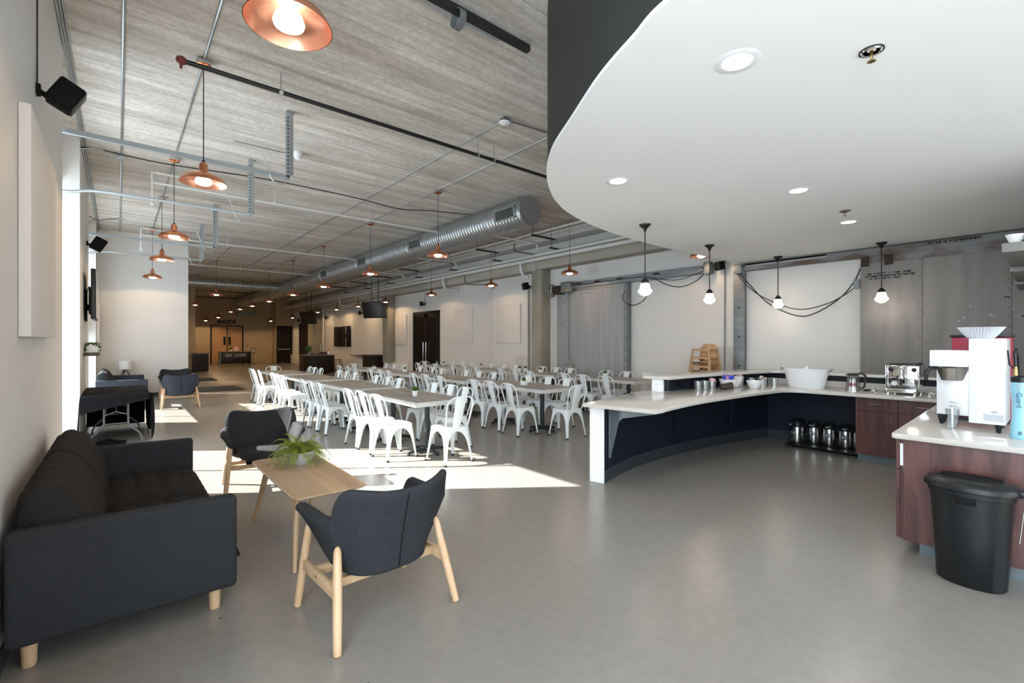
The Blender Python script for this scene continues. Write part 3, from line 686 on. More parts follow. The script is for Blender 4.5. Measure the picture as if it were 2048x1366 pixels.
# airpots on a low rack
t = thing('airpot_rack', 'low black wire rack on the floor under the airpots', 'rack', (7.62, 2.15, 0))
m = MB(); m.box(-.20, .22, -.44, .44, .035, .045)
for x in (-.2, .22):
    m.tube([(x, -.44, .04), (x, .44, .04)], .008)
for y in (-.44, .44): m.tube([(-.2, y, .04), (.22, y, .04)], .008)
m.obj('tray', 'black', t, False)
for x in (-.19, .21):
    for y in (-.43, .43):
        m = MB(); m.cyl((x, y, 0), (x, y, .04), .018, .014, 10); m.obj('foot', 'black', t)
def airpot_parts(t, sign='COFFEE'):
    m = MB(); m.lathe([(0, 0), (.078, 0), (.08, .02), (.075, .03)], seg=28); m.obj('base', 'black', t)
    m = MB(); m.lathe([(.076, .02), (.078, .03), (.078, .235), (.074, .245)], seg=32); m.obj('steel_body', 'steel', t)
    m = MB(); m.lathe([(.077, .235), (.08, .25), (.078, .29), (.055, .325), (.02, .332), (0, .332)], seg=28); m.tube([(-.03, 0, .29), (-.085, 0, .30), (-.115, 0, .275)], [.03, .024, .016]); hd = m.obj('pump_head', 'black', t)
    m = MB(); m.box(-.118, -.112, -.02, .02, .268, .285); m.obj('badge', 'greyink', hd, False)
    m = MB(); m.tube([(-.02, -.08, .27), (-.05, -.095, .21), (.0, -.095, .16)], .006); m.obj('handle', 'black', t)
    m = MB()
    R_ = .0795; pts = []
    rows = []
    for j in range(7):
        zz = .155 + .032 * math.sin(-PI / 2 + PI * j / 6); w = .032 * math.cos(-PI / 2 + PI * j / 6) + .0005
        rows.append([(R_ * math.cos(PI + w / R_ * s), R_ * math.sin(PI + w / R_ * s), zz) for s in (-1, -.5, 0, .5, 1)])
    m.grid(rows); lb = m.obj('round_label', 'ink', t)
    # lettering on the label, facing the room
    return lb
spots = [(7.60, 2.50, 'silver airpot at the open end of the low rack', 'TEA', -.5), (7.74, 2.33, 'silver airpot with its label facing out, next to the end one', 'DECAF', 0),
         (7.74, 2.135, 'middle silver airpot of the labelled three', 'COFFEE', .05), (7.74, 1.94, 'silver airpot before the last by the cabinet', 'COFFEE', .08), (7.74, 1.77, 'silver airpot standing tight against the red-brown cabinet', '', .1), (7.80, 2.56, 'darker airpot tucked behind the end one', '', 2.2)]
for x, y, lab, word, rz in spots:
    t = thing('airpot', lab, 'airpot', (x, y, .046), rz, 'airpots on the low rack')
    lb = airpot_parts(t)
    m = MB(); rq = random.Random(int(x * 100 + y * 70))
    for zz in (.158, .140):
        for q in range(-4, 5):
            a = PI + q * .078; hgt = .012
            if rq.random() < .9: m.grid([[(.0808 * math.cos(a + w), .0808 * math.sin(a + w), z_) for w in (-.026, .022 + .008 * rq.random())] for z_ in (zz, zz + hgt)])
    m.obj('label_print', 'whiteink', t, False)

# ================================================================ things on the peninsula
t = thing('coffee_brewer', 'tall bright steel coffee brewer with brew basket and black feet', 'coffee maker', (0, 0, 0))
m = MB(); m.box(4.80, 5.24, .251, .441, .931, 1.552, .006); m.obj('tank_housing', 'brewer', t)
m = MB(); m.box(5.07, 5.26, .43, .652, .945, 1.335, .006); m.obj('front_column', 'brewer', t)
m = MB(); m.box(4.90, 5.23, .44, .672, 1.335, 1.462, .006); m.obj('brew_head', 'brewer', t)
m = MB(); m.lathe([(0, 0), (.060, 0), (.064, .004), (.092, .095), (.096, .10), (.0, .10)], seg=32, mx=T(5.0, .552, 1.225)); bk = m.obj('brew_basket', 'steel', t)
m = MB(); m.tube([(4.98, .63, 1.32), (4.96, .675, 1.315), (4.955, .70, 1.28), (4.955, .70, 1.22)], [.012, .016, .016, .012]); m.obj('basket_handle', 'black', bk)
for k in range(3):
    m = MB(); z = 1.045 - k * .03; m.box(5.064, 5.071, .50, .575, z, z + .006, .002); m.obj('vent_slot', 'steel', t)
for x, y in ((5.09, .625), (4.86, .29), (5.22, .625), (5.20, .29)):
    m = MB(); m.lathe([(.012, 0), (.016, .03), (.021, .045), (.021, .08)], c=(x, y, CT), seg=14); m.obj('foot', 'black', t)
m = MB(); m.box(4.797, 4.8, .262, .365, .955, 1.005); m.obj('rating_plate', 'paper', t, False)
m = MB(); m.lathe([(0, 0), (.018, 0), (.018, .003), (0, .003)], seg=20, mx=T(4.80, .31, 1.022) @ Matrix.Rotation(-PI / 2, 4, 'Y') @ Matrix.Diagonal((.5, 1, 1, 1))); m.obj('oval_badge', 'greyink', t)
for k in range(4):
    pass
t = thing('filter_stack', 'stack of fluted white coffee filters on top of the brewer', 'coffee filters', (4.90, .385, 1.553))
m = MB()
def flute(r, z, amp, n=84): return [((r + (amp if k % 2 else -amp)) * math.cos(2 * PI * k / n), (r + (amp if k % 2 else -amp)) * math.sin(2 * PI * k / n), z + (.0015 if k % 2 else 0)) for k in range(n)]
vv = m.grid([flute(.070, 0, .0), flute(.085, .02, .004), flute(.125, .082, .007), flute(.122, .082, .007), flute(.078, .018, .004), flute(.065, .006, 0)], closed=True); m.bm.faces.new(vv[0][::-1]); m.bm.faces.new(vv[-1]); m.obj('paper_filter', 'paper', t, ang=10)
t = thing('coffee_grinder', 'red grinder with black lid standing behind the steel brewer', 'grinder', (0, 0, 0))
m = MB(); m.box(5.40, 5.75, .255, .60, .90, 1.565, .01); m.obj('housing', 'crimson', t)
m = MB(); m.box(5.39, 5.76, .245, .61, 1.565, 1.585, .004); m.obj('lid', 'black', t)
m = MB(); m.box(5.42, 5.73, .27, .585, CT, .90); m.obj('base', 'black', t)
t = thing('drinking_glass', 'clear tumbler glass standing in front of the brewer', 'glass', (4.86, .535, CT))
m = MB(); m.lathe([(0, 0), (.029, 0), (.032, .02), (.036, .06), (.043, .150), (.040, .150), (.033, .06), (.028, .022), (0, .018)], seg=28); m.obj('tumbler', 'clear', t)
t = thing('water_filter', 'pale blue water filter cartridge with black cap by the brewer', 'water filter', (4.70, .170, CT))
m = MB(); m.lathe([(0, 0), (.056, .0), (.06, .006), (.058, .05), (.050, .14), (.050, .25), (.055, .33), (.055, .385), (0, .39)], seg=36); ca = m.obj('cartridge', 'cyan', t)
m = MB(); m.lathe([(0, .385), (.057, .385), (.057, .42), (.045, .43), (0, .43)], seg=30); cap = m.obj('cap', 'black', t)
for dy in (-.03, .03):
    m = MB(); m.cyl((0, dy, .43), (0, dy, .475), .012, .01); m.cyl((0, dy, .47), (0, dy, .50), .008); m.obj('valve', 'brass', cap)
m = MB(); m.tube([(0, .03, .49), (.0, .035, .58), (.03, .03, .61), (.06, .02, .56), (.08, .02, .40)], .009); m.tube([(.05, .07, .60), (.02, .06, .50), (0, .03, .47)], .005); m.obj('hose', 'black', t)
def can_r(z):
    P = [(0, .06), (.006, .06), (.05, .058), (.14, .050), (.25, .050), (.33, .055), (.5, .055)]
    for (z0, r0), (z1, r1) in zip(P, P[1:]):
        if z0 <= z <= z1: return r0 + (r1 - r0) * (z - z0) / (z1 - z0)
    return .055
def wrap_text(body, size, mt, r, z, parent, a0=PI, vert=True, nm='lettering'):
    o = text(body, nm, size, mt, (0, 0, 0), (0, 0, 0), None, .0004)
    for v in o.data.vertices:
        x, y, zz = v.co  # text runs downwards along the cartridge
        a = a0 + y / r; q = can_r(z - x) + zz + .0012; v.co = Vector((q * math.cos(a), q * math.sin(a), z - x))
    o.parent = parent
    return o
ang0 = math.atan2(-.170, -4.70) + .0
wrap_text('Bev', .040, 'greyink', .0525, .345, ca, ang0 + 2 * PI - .30)
wrap_text('Guard', .040, 'ink', .0515, .265, ca, ang0 + 2 * PI - .30)
wrap_text('FILTER WATER', .014, 'greyink', .0520, .27, ca, ang0 + 2 * PI - .75)
for k in range(9):
    m = MB(); q = -.16 + k * .04; m.grid([[((can_r(z_) + .0008) * math.cos(PI - .15 + q + w), (can_r(z_) + .0008) * math.sin(PI - .15 + q + w), z_) for w in (0, .018 + .008 * (k % 2))] for z_ in (.032, .055)]); m.obj('barcode_bar', 'ink', ca, False)
m = MB(); m.box(-.03, .03, -.001, .001, .02, .06); m.bm.free()

# floating shelves in the corner with cups
for k, (x0, x1, z0, z1, lab) in enumerate(((5.92, 7.12, 2.31, 2.39, 'upper grey floating shelf carrying white cups'), (7.10, 8.32, 2.255, 2.305, 'middle grey floating shelf below the cup shelf'), (8.25, 9.30, 2.215, 2.25, 'lowest grey floating shelf near the sliding door'))):
    m = MB(); m.box(x0, x1, -.45, .335 + k * .012, z0, z1, .004); tag(m.obj('floating_shelf', 'shelfgrey'), lab, 'shelf')
m = MB(); m.box(5.7, XR, -.7, -.45, 0, 3.04); struct(m.obj('wall_bar_return', 'wall', smooth=False))
for i, (x, y) in enumerate(((6.06, .262), (6.07, .14))):
    t = thing('coffee_cup', ('white cup with handle at the shelf end', 'white cup next to the end one on the shelf')[i], 'cup', (x, y, 2.391), .6)
    m = MB(); m.lathe([(0, 0), (.03, 0), (.034, .01), (.062, .085), (.058, .085), (.03, .012), (0, .01)], seg=26); m.obj('cup_shell', 'porcelain', t)
    m = MB(); m.tube([(-.05, -.02, .07), (-.075, -.025, .065), (-.075, -.02, .035), (-.042, -.015, .03)], .005); m.obj('handle', 'porcelain', t)

# ================================================================ ceiling of the bar: downlights, sprinklers, globe pendants
names = ['large recessed downlight over the bar, beside the bigger sprinkler', 'recessed downlight near the curved edge of the white ceiling', 'recessed downlight in the middle of the white bar ceiling', 'recessed downlight close to the small sprinkler head']
for (x, y), lab in zip(((2.564, 1.136), (3.613, 2.711), (5.226, 1.707), (7.089, 1.746)), names):
    t = thing('downlight', lab, 'ceiling light', (x, y, 3.05), group='downlights in the bar ceiling')
    m = MB(); m.lathe([(.078, -.004), (.112, -.003), (.118, 0), (.078, .0)], seg=40); m.obj('trim_ring', 'whiteplastic', t)
    m = MB(); m.lathe([(0, -.003), (.078, -.003), (.078, .0), (0, 0)], seg=40); m.obj('lens', 'led', t)
    l = light('AREA', 'downlight_lamp', (0, 0, -.012), 7, (1, .95, .88), (0, 0, -1), .14, .14, shape='DISK'); l.parent = t
for (x, y), lab in zip(((3.003, .639), (6.46, 1.625)), ('chrome sprinkler head with black ring in the white ceiling', 'small chrome sprinkler above the far downlight')):
    t = thing('ceiling_sprinkler', lab, 'sprinkler', (x, y, 3.05))
    m = MB(); m.lathe([(.036, -.008), (.042, -.012), (.052, -.003), (.055, 0), (.03, 0), (.02, .0)], seg=30); m.obj('escutcheon', 'chrome', t)
    m = MB(); m.lathe([(.051, -.006), (.055, -.006), (.055, .0), (.051, 0)], seg=30, close=True); m.obj('ring', 'black', t)
    m = MB(); m.cyl((0, 0, 0), (0, 0, -.03), .008); m.tube([(.012, 0, -.02), (.016, 0, -.035), (0, 0, -.055)], .003); m.tube([(-.012, 0, -.02), (-.016, 0, -.035), (0, 0, -.055)], .003); m.obj('frame', 'brass', t)
    m = MB(); vv = [m.bm.verts.new(((.022 if k % 2 else .016) * math.cos(PI * k / 12), (.022 if k % 2 else .016) * math.sin(PI * k / 12), -.056)) for k in range(24)]; f = m.bm.faces.new(vv); r = bmesh.ops.extrude_face_region(m.bm, geom=[f]); [setattr(v.co, 'z', -.058) for v in r['geom'] if isinstance(v, bmesh.types.BMVert)]; m.obj('deflector', 'brass', t, False)
def globe(x, y, lab, zt=3.05):
    t = thing('schoolhouse_pendant', lab, 'pendant light', (x, y, zt), group='globe pendants over the bar')
    m = MB(); m.lathe([(0, 0), (.072, 0), (.072, -.012), (.064, -.024), (.042, -.038), (.026, -.06), (.015, -.09), (.0, -.095)], seg=32); m.obj('canopy', 'bronze', t)
    m = MB(); m.tube([(0, 0, -.07), (0, 0, -.095)], .006); m.tube([(0, 0, -.09), (0, 0, -.73)], .0075); m.obj('rod', 'bronze', t)
    m = MB(); m.lathe([(.0, -.70), (.025, -.70), (.035, -.72), (.048, -.735), (.05, -.765), (0, -.765)], seg=28); m.obj('fitter', 'bronze', t)
    m = MB(); m.lathe([(.043, -.755), (.048, -.762), (.057, -.785), (.064, -.815), (.069, -.838), (.083, -.850), (.089, -.862), (.087, -.876), (.074, -.892), (.052, -.912), (.03, -.924), (0, -.930)], seg=36); m.obj('glass_globe', 'opal', t)
    l = light('POINT', 'globe_lamp', (0, 0, -1.0), 2.5, (1, .90, .76), shadow_soft_size=.06); l.parent = t
globe(5.224, 3.492, 'schoolhouse globe pendant hanging in front of the sliding door track')
globe(7.108, 3.577, 'schoolhouse globe pendant below the small wall speaker')
globe(9.007, 3.27, 'schoolhouse globe pendant in front of the looping black cables')
globe(8.946, 1.78, 'schoolhouse globe pendant in front of the large aged metal door')
# ================================================================ white metal cafe chairs
def cafe_chair():
    t = thing('cafe_chair', 'x', 'chair', (0, 0, 0))
    # faces +Y ; rear legs at -Y
    def hs(z): return .172 + (.0 if z > .42 else (.42 - z) * .115)
    for sx in (-1, 1):
        for sy in (-1, 1):
            m = MB(); rows = []
            zs = [.445, .43, .405, .385, .36, .33, .29, .24, .16, .08, .02]
            for z in zs:
                h = hs(z); hy = h + (.012 if sy < 0 else 0) * (1 - z / .45)
                q = max(0, min(1, (z - .22) / .185)); w = .026 + .024 * min(1, z / .4) + (.122) * (1 - math.sqrt(max(0, 1 - q ** 2.2)))
                if z > .40: w = h
                c = .022
                pts = [(h - w, hy), (h - c - (w - c) * .5 if w > c else h - w, hy), (h - c, hy), (h - c * .3, hy - c * .3), (h, hy - c), (h, hy - c - (w - c) * .5), (h, hy - w)]
                rows.append([(sx * a, sy * b, z) for a, b in pts])
            m.grid(rows)
            if True:  # return lip on the inside
                rows2 = [[(p[0] - sx * .006, p[1] - sy * .006, p[2]) for p in r] for r in rows]
                m.grid(rows2)
                m.grid([[rows[i][0], rows2[i][0]] for i in range(len(rows))]); m.grid([[rows[i][-1], rows2[i][-1]] for i in range(len(rows))])
            lg = m.obj('leg', 'chair', t, ang=50)
            h = hs(.02); m = MB(); m.box(sx * (h - .012) - .015, sx * (h - .012) + .015, sy * (h - .004) - .015, sy * (h - .004) + .015, 0, .022, .004); m.obj('rubber_foot', 'black', lg)
    m = MB(); P = slab_ring(.178, .178, .44, 32, 5); P = [(abs(x) / .178 * .178 * (1 if x >= 0 else -1), y, z) for x, y, z in P]
    def ring(w, z): 
        r = []
        for k in range(32):
            a = 2 * PI * k / 32; c, s = math.cos(a), math.sin(a)
            r.append((w * math.copysign(abs(c) ** .4, c), w * math.copysign(abs(s) ** .4, s), z))
        return r
    vv = m.grid([ring(.172, .425), ring(.176, .445), ring(.172, .452), ring(.155, .453), ring(.148, .447), ring(.07, .444)], closed=True); m.bm.faces.new(vv[-1]); m.obj('seat', 'chair', t)
    # hoop
    m = MB(); hp = smooth_poly([(-.165, -.165, .455), (-.182, -.20, .58), (-.196, -.235, .72), (-.175, -.262, .80), (-.10, -.275, .838), (0, -.278, .845), (.10, -.275, .838), (.175, -.262, .80), (.196, -.235, .72), (.182, -.20, .58), (.165, -.165, .455)], 4)
    m.tube(hp, .0095, 8); m.obj('backrest_hoop', 'chair', t)
    m = MB(); rows = []
    for i in range(7):
        q = i / 6; z = .452 + q * .385; y = -.162 - q * .108; w = .056 + .028 * q
        rows.append([(-w, y + .004, z), (-w + .006, y, z), (-w * .4, y - .006, z), (w * .4, y - .006, z), (w - .006, y, z), (w, y + .004, z)])
    m.grid(rows); rows2 = [[(a, b + .004, c) for a, b, c in r] for r in rows]; m.grid(rows2)
    m.grid([[rows[i][0], rows2[i][0]] for i in range(7)]); m.grid([[rows[i][-1], rows2[i][-1]] for i in range(7)])
    m.obj('backrest_splat', 'chair', t)
    return t
proto = cafe_chair(); used = [False]
def put_chair(x, y, rz, label, group):
    if not used[0]:
        used[0] = True; proto.location = (x, y, 0); proto.rotation_euler = (0, 0, rz); proto['label'] = label; proto['group'] = group; return proto
    return copy_tree(proto, (x, y, 0), rz, label, group)

def cafe_table():
    t = thing('dining_table', 'x', 'table', (0, 0, 0))
    m = MB(); m.box(-.39, .39, -.93, .93, .722, .75, .003); m.obj('tabletop', 'tabletop', t)
    m = MB()
    for a in ((-.392, .392, -.932, -.914), (-.392, .392, .914, .932), (-.392, -.374, -.932, .932), (.374, .392, -.932, .932)): m.box(a[0], a[1], a[2], a[3], .69, .7495)
    m.box(-.375, .375, -.915, .915, .70, .722); m.obj('table_edge', 'tableedge', t, False)
    for s in (-1, 1):
        m = MB(); m.lathe([(.036, .03), (.036, .69)], c=(0, s * .52, 0), seg=20); m.box(-.12, .12, s * .52 - .12, s * .52 + .12, .685, .70); pl = m.obj('pedestal', 'pedestal', t)
        m = MB()
        for a in range(4):
            an = a * PI / 2 + PI / 4 * 0; dx, dy = math.cos(an), math.sin(an)
            m.tube([(dx * .02, s * .52 + dy * .02, .055), (dx * .15, s * .52 + dy * .15, .045), (dx * .29, s * .52 + dy * .29, .02)], [.032, .026, .018], 10)
            m.lathe([(.02, 0), (.022, .012), (0, .02)], c=(dx * .285, s * .52 + dy * .285, 0), seg=12)
        m.obj('cross_base', 'pedestal', pl)
    return t
tproto = cafe_table(); tused = [False]
ROWS = [(3.27, 'window-side', 'row by the windows'), (5.58, 'middle', 'middle row'), (8.06, 'wall-side', 'row by the metal doors')]
YT = [5.27, 7.46, 9.64, 11.78]
rnd = random.Random(11)
for ri, (xc, rn, rlong) in enumerate(ROWS):
    y0off = (.0, .1, .1)[ri]
    for ti, ys in enumerate(YT):
        yc = ys + y0off + .93
        lab = '%s grey cafe table from the bar in the %s' % (ORD[ti], rlong)
        if not tused[0]: tused[0] = True; tproto.location = (xc, yc, 0); tproto['label'] = lab; tproto['group'] = 'cafe tables, ' + rlong
        else: copy_tree(tproto, (xc, yc, 0), 0, lab, 'cafe tables, ' + rlong)
        for side in (-1, 1):
            for k, pos in ((0, 'bar-end'), (1, 'centre'), (2, 'far-end')):
                y = yc - .73 + .27 + k * (.50, .52, .54)[ri] + rnd.uniform(-.03, .03) - .03 + .02
                x = xc + side * (.46 + rnd.uniform(-.03, .03))
                rz = (-PI / 2 if side < 0 else PI / 2) + rnd.uniform(-.07, .07)
                put_chair(x, y, rz, 'white metal chair, %s of three, %s side, %s table, %s row' % (pos, 'window' if side < 0 else 'wall', ORD[ti], rn), 'white metal chairs, %s row' % rn)
    put_chair(xc - .03, 5.27 + y0off - .20, .04 if ri == 0 else -.05, 'white metal chair alone at the bar end of the %s row' % rn, 'end chairs of the table rows')
    put_chair(xc + .02, YT[3] + y0off + 1.86 + .22, PI, 'white metal chair alone at the far end of the %s row' % rn, 'end chairs of the table rows')

# potted succulents on the tables
def succulent(x, y, kind, lab):
    t = thing('potted_succulent', lab, 'potted plant', (x, y, .7505), 0, 'small succulents on the cafe tables')
    m = MB(); w = .042
    if kind == 0: m.lathe([(0, 0), (.032, 0), (.043, .078), (.039, .078), (.036, .07), (0, .07)], seg=20)
    else: m.box(-.045, .045, -.045, .045, 0, .075, .004)
    m.obj('pot', 'porcelain', t)
    m = MB(); r = random.Random(int(x * 97 + y * 31))
    for k in range(22):
        a = k * 2.4; rr = .012 + .03 * (k / 22); h = .05 * (1 - k / 30) + .02 + (.03 if kind == 0 else 0) * r.random(); tl = .6 * (k / 22)
        p0 = Vector((math.cos(a) * rr * .4, math.sin(a) * rr * .4, .068)); p1 = p0 + Vector((math.cos(a) * math.sin(tl + .2), math.sin(a) * math.sin(tl + .2), math.cos(tl))) * h
        m.tube([p0, (p0 + p1) / 2, p1], [.006, .009, .001], 5)
    m.obj('leaves', 'leafdark', t)
succ = [(3.24, 5.97, 0, 'leafy succulent in a round white pot on the table by the window'), (5.55, 6.22, 1, 'succulent in square white pot on the first middle-row table'), (8.2, 6.5, 0, 'upright succulent in a round pot on the table nearest the metal door'),
        (8.15, 8.5, 1, 'succulent in a wide square pot on the second wall-side table'), (8.1, 9.25, 0, 'tall thin succulent in front of the U-shaped pipes'), (8.22, 9.15, 1, 'squat succulent in front of the U-shaped pipes'), (8.2, 11.1, 1, 'succulent in square pot on the third wall-side table'),
        (8.15, 13.1, 1, 'succulent in square pot on the last wall-side table, door side'), (8.05, 13.35, 0, 'round potted succulent at the end of the last wall-side table'), (5.62, 10.9, 1, 'succulent in square white pot on the third middle-row table'), (5.5, 12.5, 1, 'succulent in square pot on the last middle-row table')]
for s_ in succ: succulent(*s_)

# ================================================================ lounge near the window wall
def rblock(m, x0, x1, y0, y1, z0, z1, b, seg=4): m.box(x0, x1, y0, y1, z0, z1, b, seg)
def sofa(loc, length, label, mt='fabric', mt2='fabric2', depth=.92, group=None):
    # back towards -X, near arm at y=0, far arm at y=length
    t = thing('sofa', label, 'sofa', loc)
    m = MB(); rblock(m, 0, .10, .02, length - .02, .13, .60, .03); rblock(m, .02, depth - .03, .06, length - .06, .13, .27, .02); m.obj('base_and_back', mt, t)
    for y0 in (0, length - .10):
        m = MB(); t2 = bmesh.new()
        pr = [(0, .125), (depth, .125), (depth, .645), (0, .66)]
        mm = MB(); mm.prism(pr, 0, .10, mx=T(0, y0 + .10, 0) @ Matrix.Rotation(PI / 2, 4, 'X'))
        bmesh.ops.bevel(mm.bm, geom=list(mm.bm.edges), offset=.028, segments=4, profile=.5, affect='EDGES')
        m.merge(mm.bm); m.obj('armrest', mt, t)
    half = (length - .20) / 2
    for i in range(2):
        y0 = .10 + i * half; y1 = y0 + half
        # tufted seat cushion
        nx, ny = 40, 48
        def prof(u, v):
            x = .20 + (depth + .03 - .20) * u; y = y0 + (y1 - y0) * v
            e = min(u, 1 - u) * 5.5; f = min(v, 1 - v) * 9
            edge_ = min(1, e) ** .35 * min(1, f) ** .35 if min(e, f) > 0 else 0
            q = abs(math.sin(PI * u * 5)) ** .5 * abs(math.sin(PI * v * 6)) ** .5
            return x, y, .27 + .135 * edge_ + .028 * q * edge_
        m = MB(); rows = [[prof(a / nx, b / ny) for b in range(ny + 1)] for a in range(nx + 1)]; m.grid(rows)
        bt = [[(x, y, .255) for x, y, z in (r[0], r[-1])] for r in rows]; m.grid(bt)
        m.grid([[(r[0][0], r[0][1], .255), r[0]] for r in rows]); m.grid([[(r[-1][0], r[-1][1], .255), r[-1]] for r in rows])
        m.grid([[(p[0], p[1], .255) for p in rows[-1]], rows[-1]]); bmesh.ops.remove_doubles(m.bm, verts=list(m.bm.verts), dist=.0005)
        m.obj('seat_cushion', mt2, t, ang=75)
        # back cushion: section in x-z, lofted along y
        m = MB(); sec = smooth_poly([(.30, .37), (.335, .50), (.27, .68), (.20, .79), (.12, .835), (.045, .80), (.02, .70), (.03, .56)], 5)
        ns = len(sec); rows = []
        for b in range(41):
            v = b / 40; f = min(1, min(v, 1 - v) * 12 + .0) ** .5 if 0 < v < 1 else 0
            cx, cz = .17, .60; row = []
            for k, (px, pz) in enumerate(sec):
                uu = k / ns; q = abs(math.sin(PI * v * 5)) ** .5 * abs(math.sin(PI * uu * 6)) ** .5
                g = .86 + .14 * f + .05 * (q - .5) * f
                row.append((cx + (px - cx) * g, y0 + .01 + (y1 - y0 - .02) * v, cz + (pz - cz) * g))
            rows.append(row)
        vv = m.grid(rows, closed=True); m.bm.faces.new(vv[0][::-1]); m.bm.faces.new(vv[-1]); m.obj('back_cushion', mt2, t, ang=75)
    for x, y in ((.075, .09), (depth - .10, .09), (.075, length - .09), (depth - .10, length - .09)):
        m = MB(); m.lathe([(0, 0), (.024, 0), (.027, .01), (.031, .13), (0, .13)], c=(x, y, 0), seg=24); m.obj('leg', 'birch', t)
    return t
sofa((-.395, 3.06, 0), 2.16, 'charcoal two-cushion sofa with round wooden legs against the window wall')
sofa((-.385, 13.75, 0), 2.16, 'slate sofa behind the black-clothed folding table', 'fabricblue', 'fabric')

def lounge_chair(loc, rz, label, mt='fabric', seam='blacksoft'):
    # faces +Y
    t = thing('lounge_chair', label, 'armchair', loc, rz, 'low upholstered lounge chairs')
    N = 150; K = 12; A, B = math.radians(44), math.radians(66)
    def hT(th):
        a = abs(th); q = max(0, min(1, (a - A) / (B - A)))
        drop = (1 - math.sqrt(max(0, 1 - q ** 2.2)))
        if a > B: drop = 1
        return .768 - .032 * (math.cos(a / A * PI / 2) ** 2 if a < A else 0) - .170 * drop
    def TH(a, v): return .040 + .034 * max(0, min(1, (a - B + .15) / .25)) * v
    def shell(s, v, off):
        th = s * math.radians(126); a = abs(th)
        rx, ry = .250 + .123 * v ** .95, .235 + .105 * v ** 1.3; zb = .315 + .15 * max(0, min(1, (a - math.radians(62)) / math.radians(60))) ** 1.1
        rx += .05 * max(0, min(1, (a - math.radians(60)) / math.radians(25)))*(1 - v)
        c = math.cos(min(a, PI / 2)); sn = math.sin(min(a, PI / 2))
        x = math.copysign(rx * abs(sn) ** .72, th); y = -ry * abs(c) ** .8 if a < PI / 2 else (a - PI / 2) * .46
        y -= .03
        z = zb + (hT(th) - zb) * v
        arm = max(0, min(1, (a - B) / math.radians(12)))
        if arm and v > .55: w = ((v - .55) / .45) ** 1.4; x += math.copysign(.012 * arm * w, th); z -= .004 * arm * w
        n = Vector((x, y * .8, 0)).normalized()
        return Vector((x, y, z)) - n * off
    m = MB()
    ss = [-1 + 2 * i / N for i in range(N + 1)]; vs_ = [j / K for j in range(K + 1)]
    rows = []
    for i, s in enumerate(ss):
        a = abs(s) * math.radians(126)
        o_ = [shell(s, v, 0) for v in vs_]; i_ = [shell(s, v, TH(a, v)) for v in vs_]
        def cap(p, q, sg):
            c = (p + q) / 2; h = (q - p) / 2; L_ = h.length * 1.0; return [c - h * math.cos(t) + Vector((0, 0, sg * L_ * math.sin(t))) for t in (PI * .2, PI * .4, PI * .6, PI * .8)]
        row = o_ + cap(o_[-1], i_[-1], 1) + i_[::-1] + cap(i_[0], o_[0], -1)
        e = (abs(s) - .93) / .07
        if e > 0:
            cen = (o_[7] + i_[7]) / 2; g = math.sqrt(max(0.0, 1 - min(1, e) ** 2)) * .65 + .35
            row = [cen + (p - cen) * g for p in row]
        rows.append(row)
    vv = m.grid(rows, closed=True); m.bm.faces.new(vv[0]); m.bm.faces.new(vv[-1][::-1]); sh = m.obj('backrest_shell', mt, t, ang=70)
    m = MB(); m.tube([shell(0, v / 8, -.0015) for v in range(0, 9)], .0028, 6); m.obj('back_seam', seam, sh)
    m = MB(); rr = lambda w, d, z: [(w * math.copysign(abs(math.cos(2 * PI * k / 32)) ** .55, math.cos(2 * PI * k / 32)), .015 + d * math.copysign(abs(math.sin(2 * PI * k / 32)) ** .55, math.sin(2 * PI * k / 32)), z) for k in range(32)]
    vv = m.grid([rr(.16, .17, .325), rr(.205, .235, .338), rr(.245, .285, .38), rr(.245, .275, .415), rr(.18, .19, .428)], closed=True); m.bm.faces.new(vv[0][::-1]); m.bm.faces.new(vv[-1]); m.obj('seat', mt, t)
    for sx in (-1, 1):
        for sy, x0, y0, x1, y1, zt in ((1, .345, .285, .30, .215, .50), (-1, .355, -.30, .298, -.165, .475)):
            m = MB(); a = Vector((sx * x0, y0, 0)); b = Vector((sx * x1, y1, zt)); d = (b - a)
            path = [a, a + d * .012, a + d * .3, a + d * .6, a + d * .93, a + d * .975, b]; m.tube(path, [.014, .020, .0225, .0235, .021, .016, .006], 16); m.obj('leg', 'birch', t)
        m = MB(); p, q = Vector((sx * .322, .25, .245)), Vector((sx * .330, -.235, .245))
        m.box(-.012, .012, -.243, .243, -.03, .03, .003, mx=T(sx * .322, .005, .255)); sr = m.obj('side_rail', 'birch', t); m = MB(); m.lathe([(0, 0), (.006, 0), (.006, .002), (0, .002)], seg=10, mx=T(sx * .3345, .03, .262) @ Matrix.Rotation(sx * PI / 2, 4, 'Y')); m.obj('bolt', 'brass', sr)
    for y in (.10, -.10):
        m = MB(); m.box(-.315, .315, y - .02, y + .02, .235, .28, .003); m.obj('cross_rail', 'birch', t)
    m = MB(); m.box(-.16, .16, -.14, .14, .28, .335); m.obj('seat_block', 'blacksoft', t, False)
    return t
lounge_chair((1.15, 2.585, 0), math.radians(3), 'charcoal lounge chair seen from behind, in front of the coffee table')
lounge_chair((1.17, 5.45, 0), math.radians(172), 'charcoal lounge chair facing the coffee table, its back to the sunlit floor')
lounge_chair((1.10, 13.25, 0), math.radians(0), 'slate-blue lounge chair seen from behind beyond the folding table', 'fabricblue')
lounge_chair((1.18, 15.35, 0), math.radians(178), 'black lounge chair in front of the pale lounge wall')

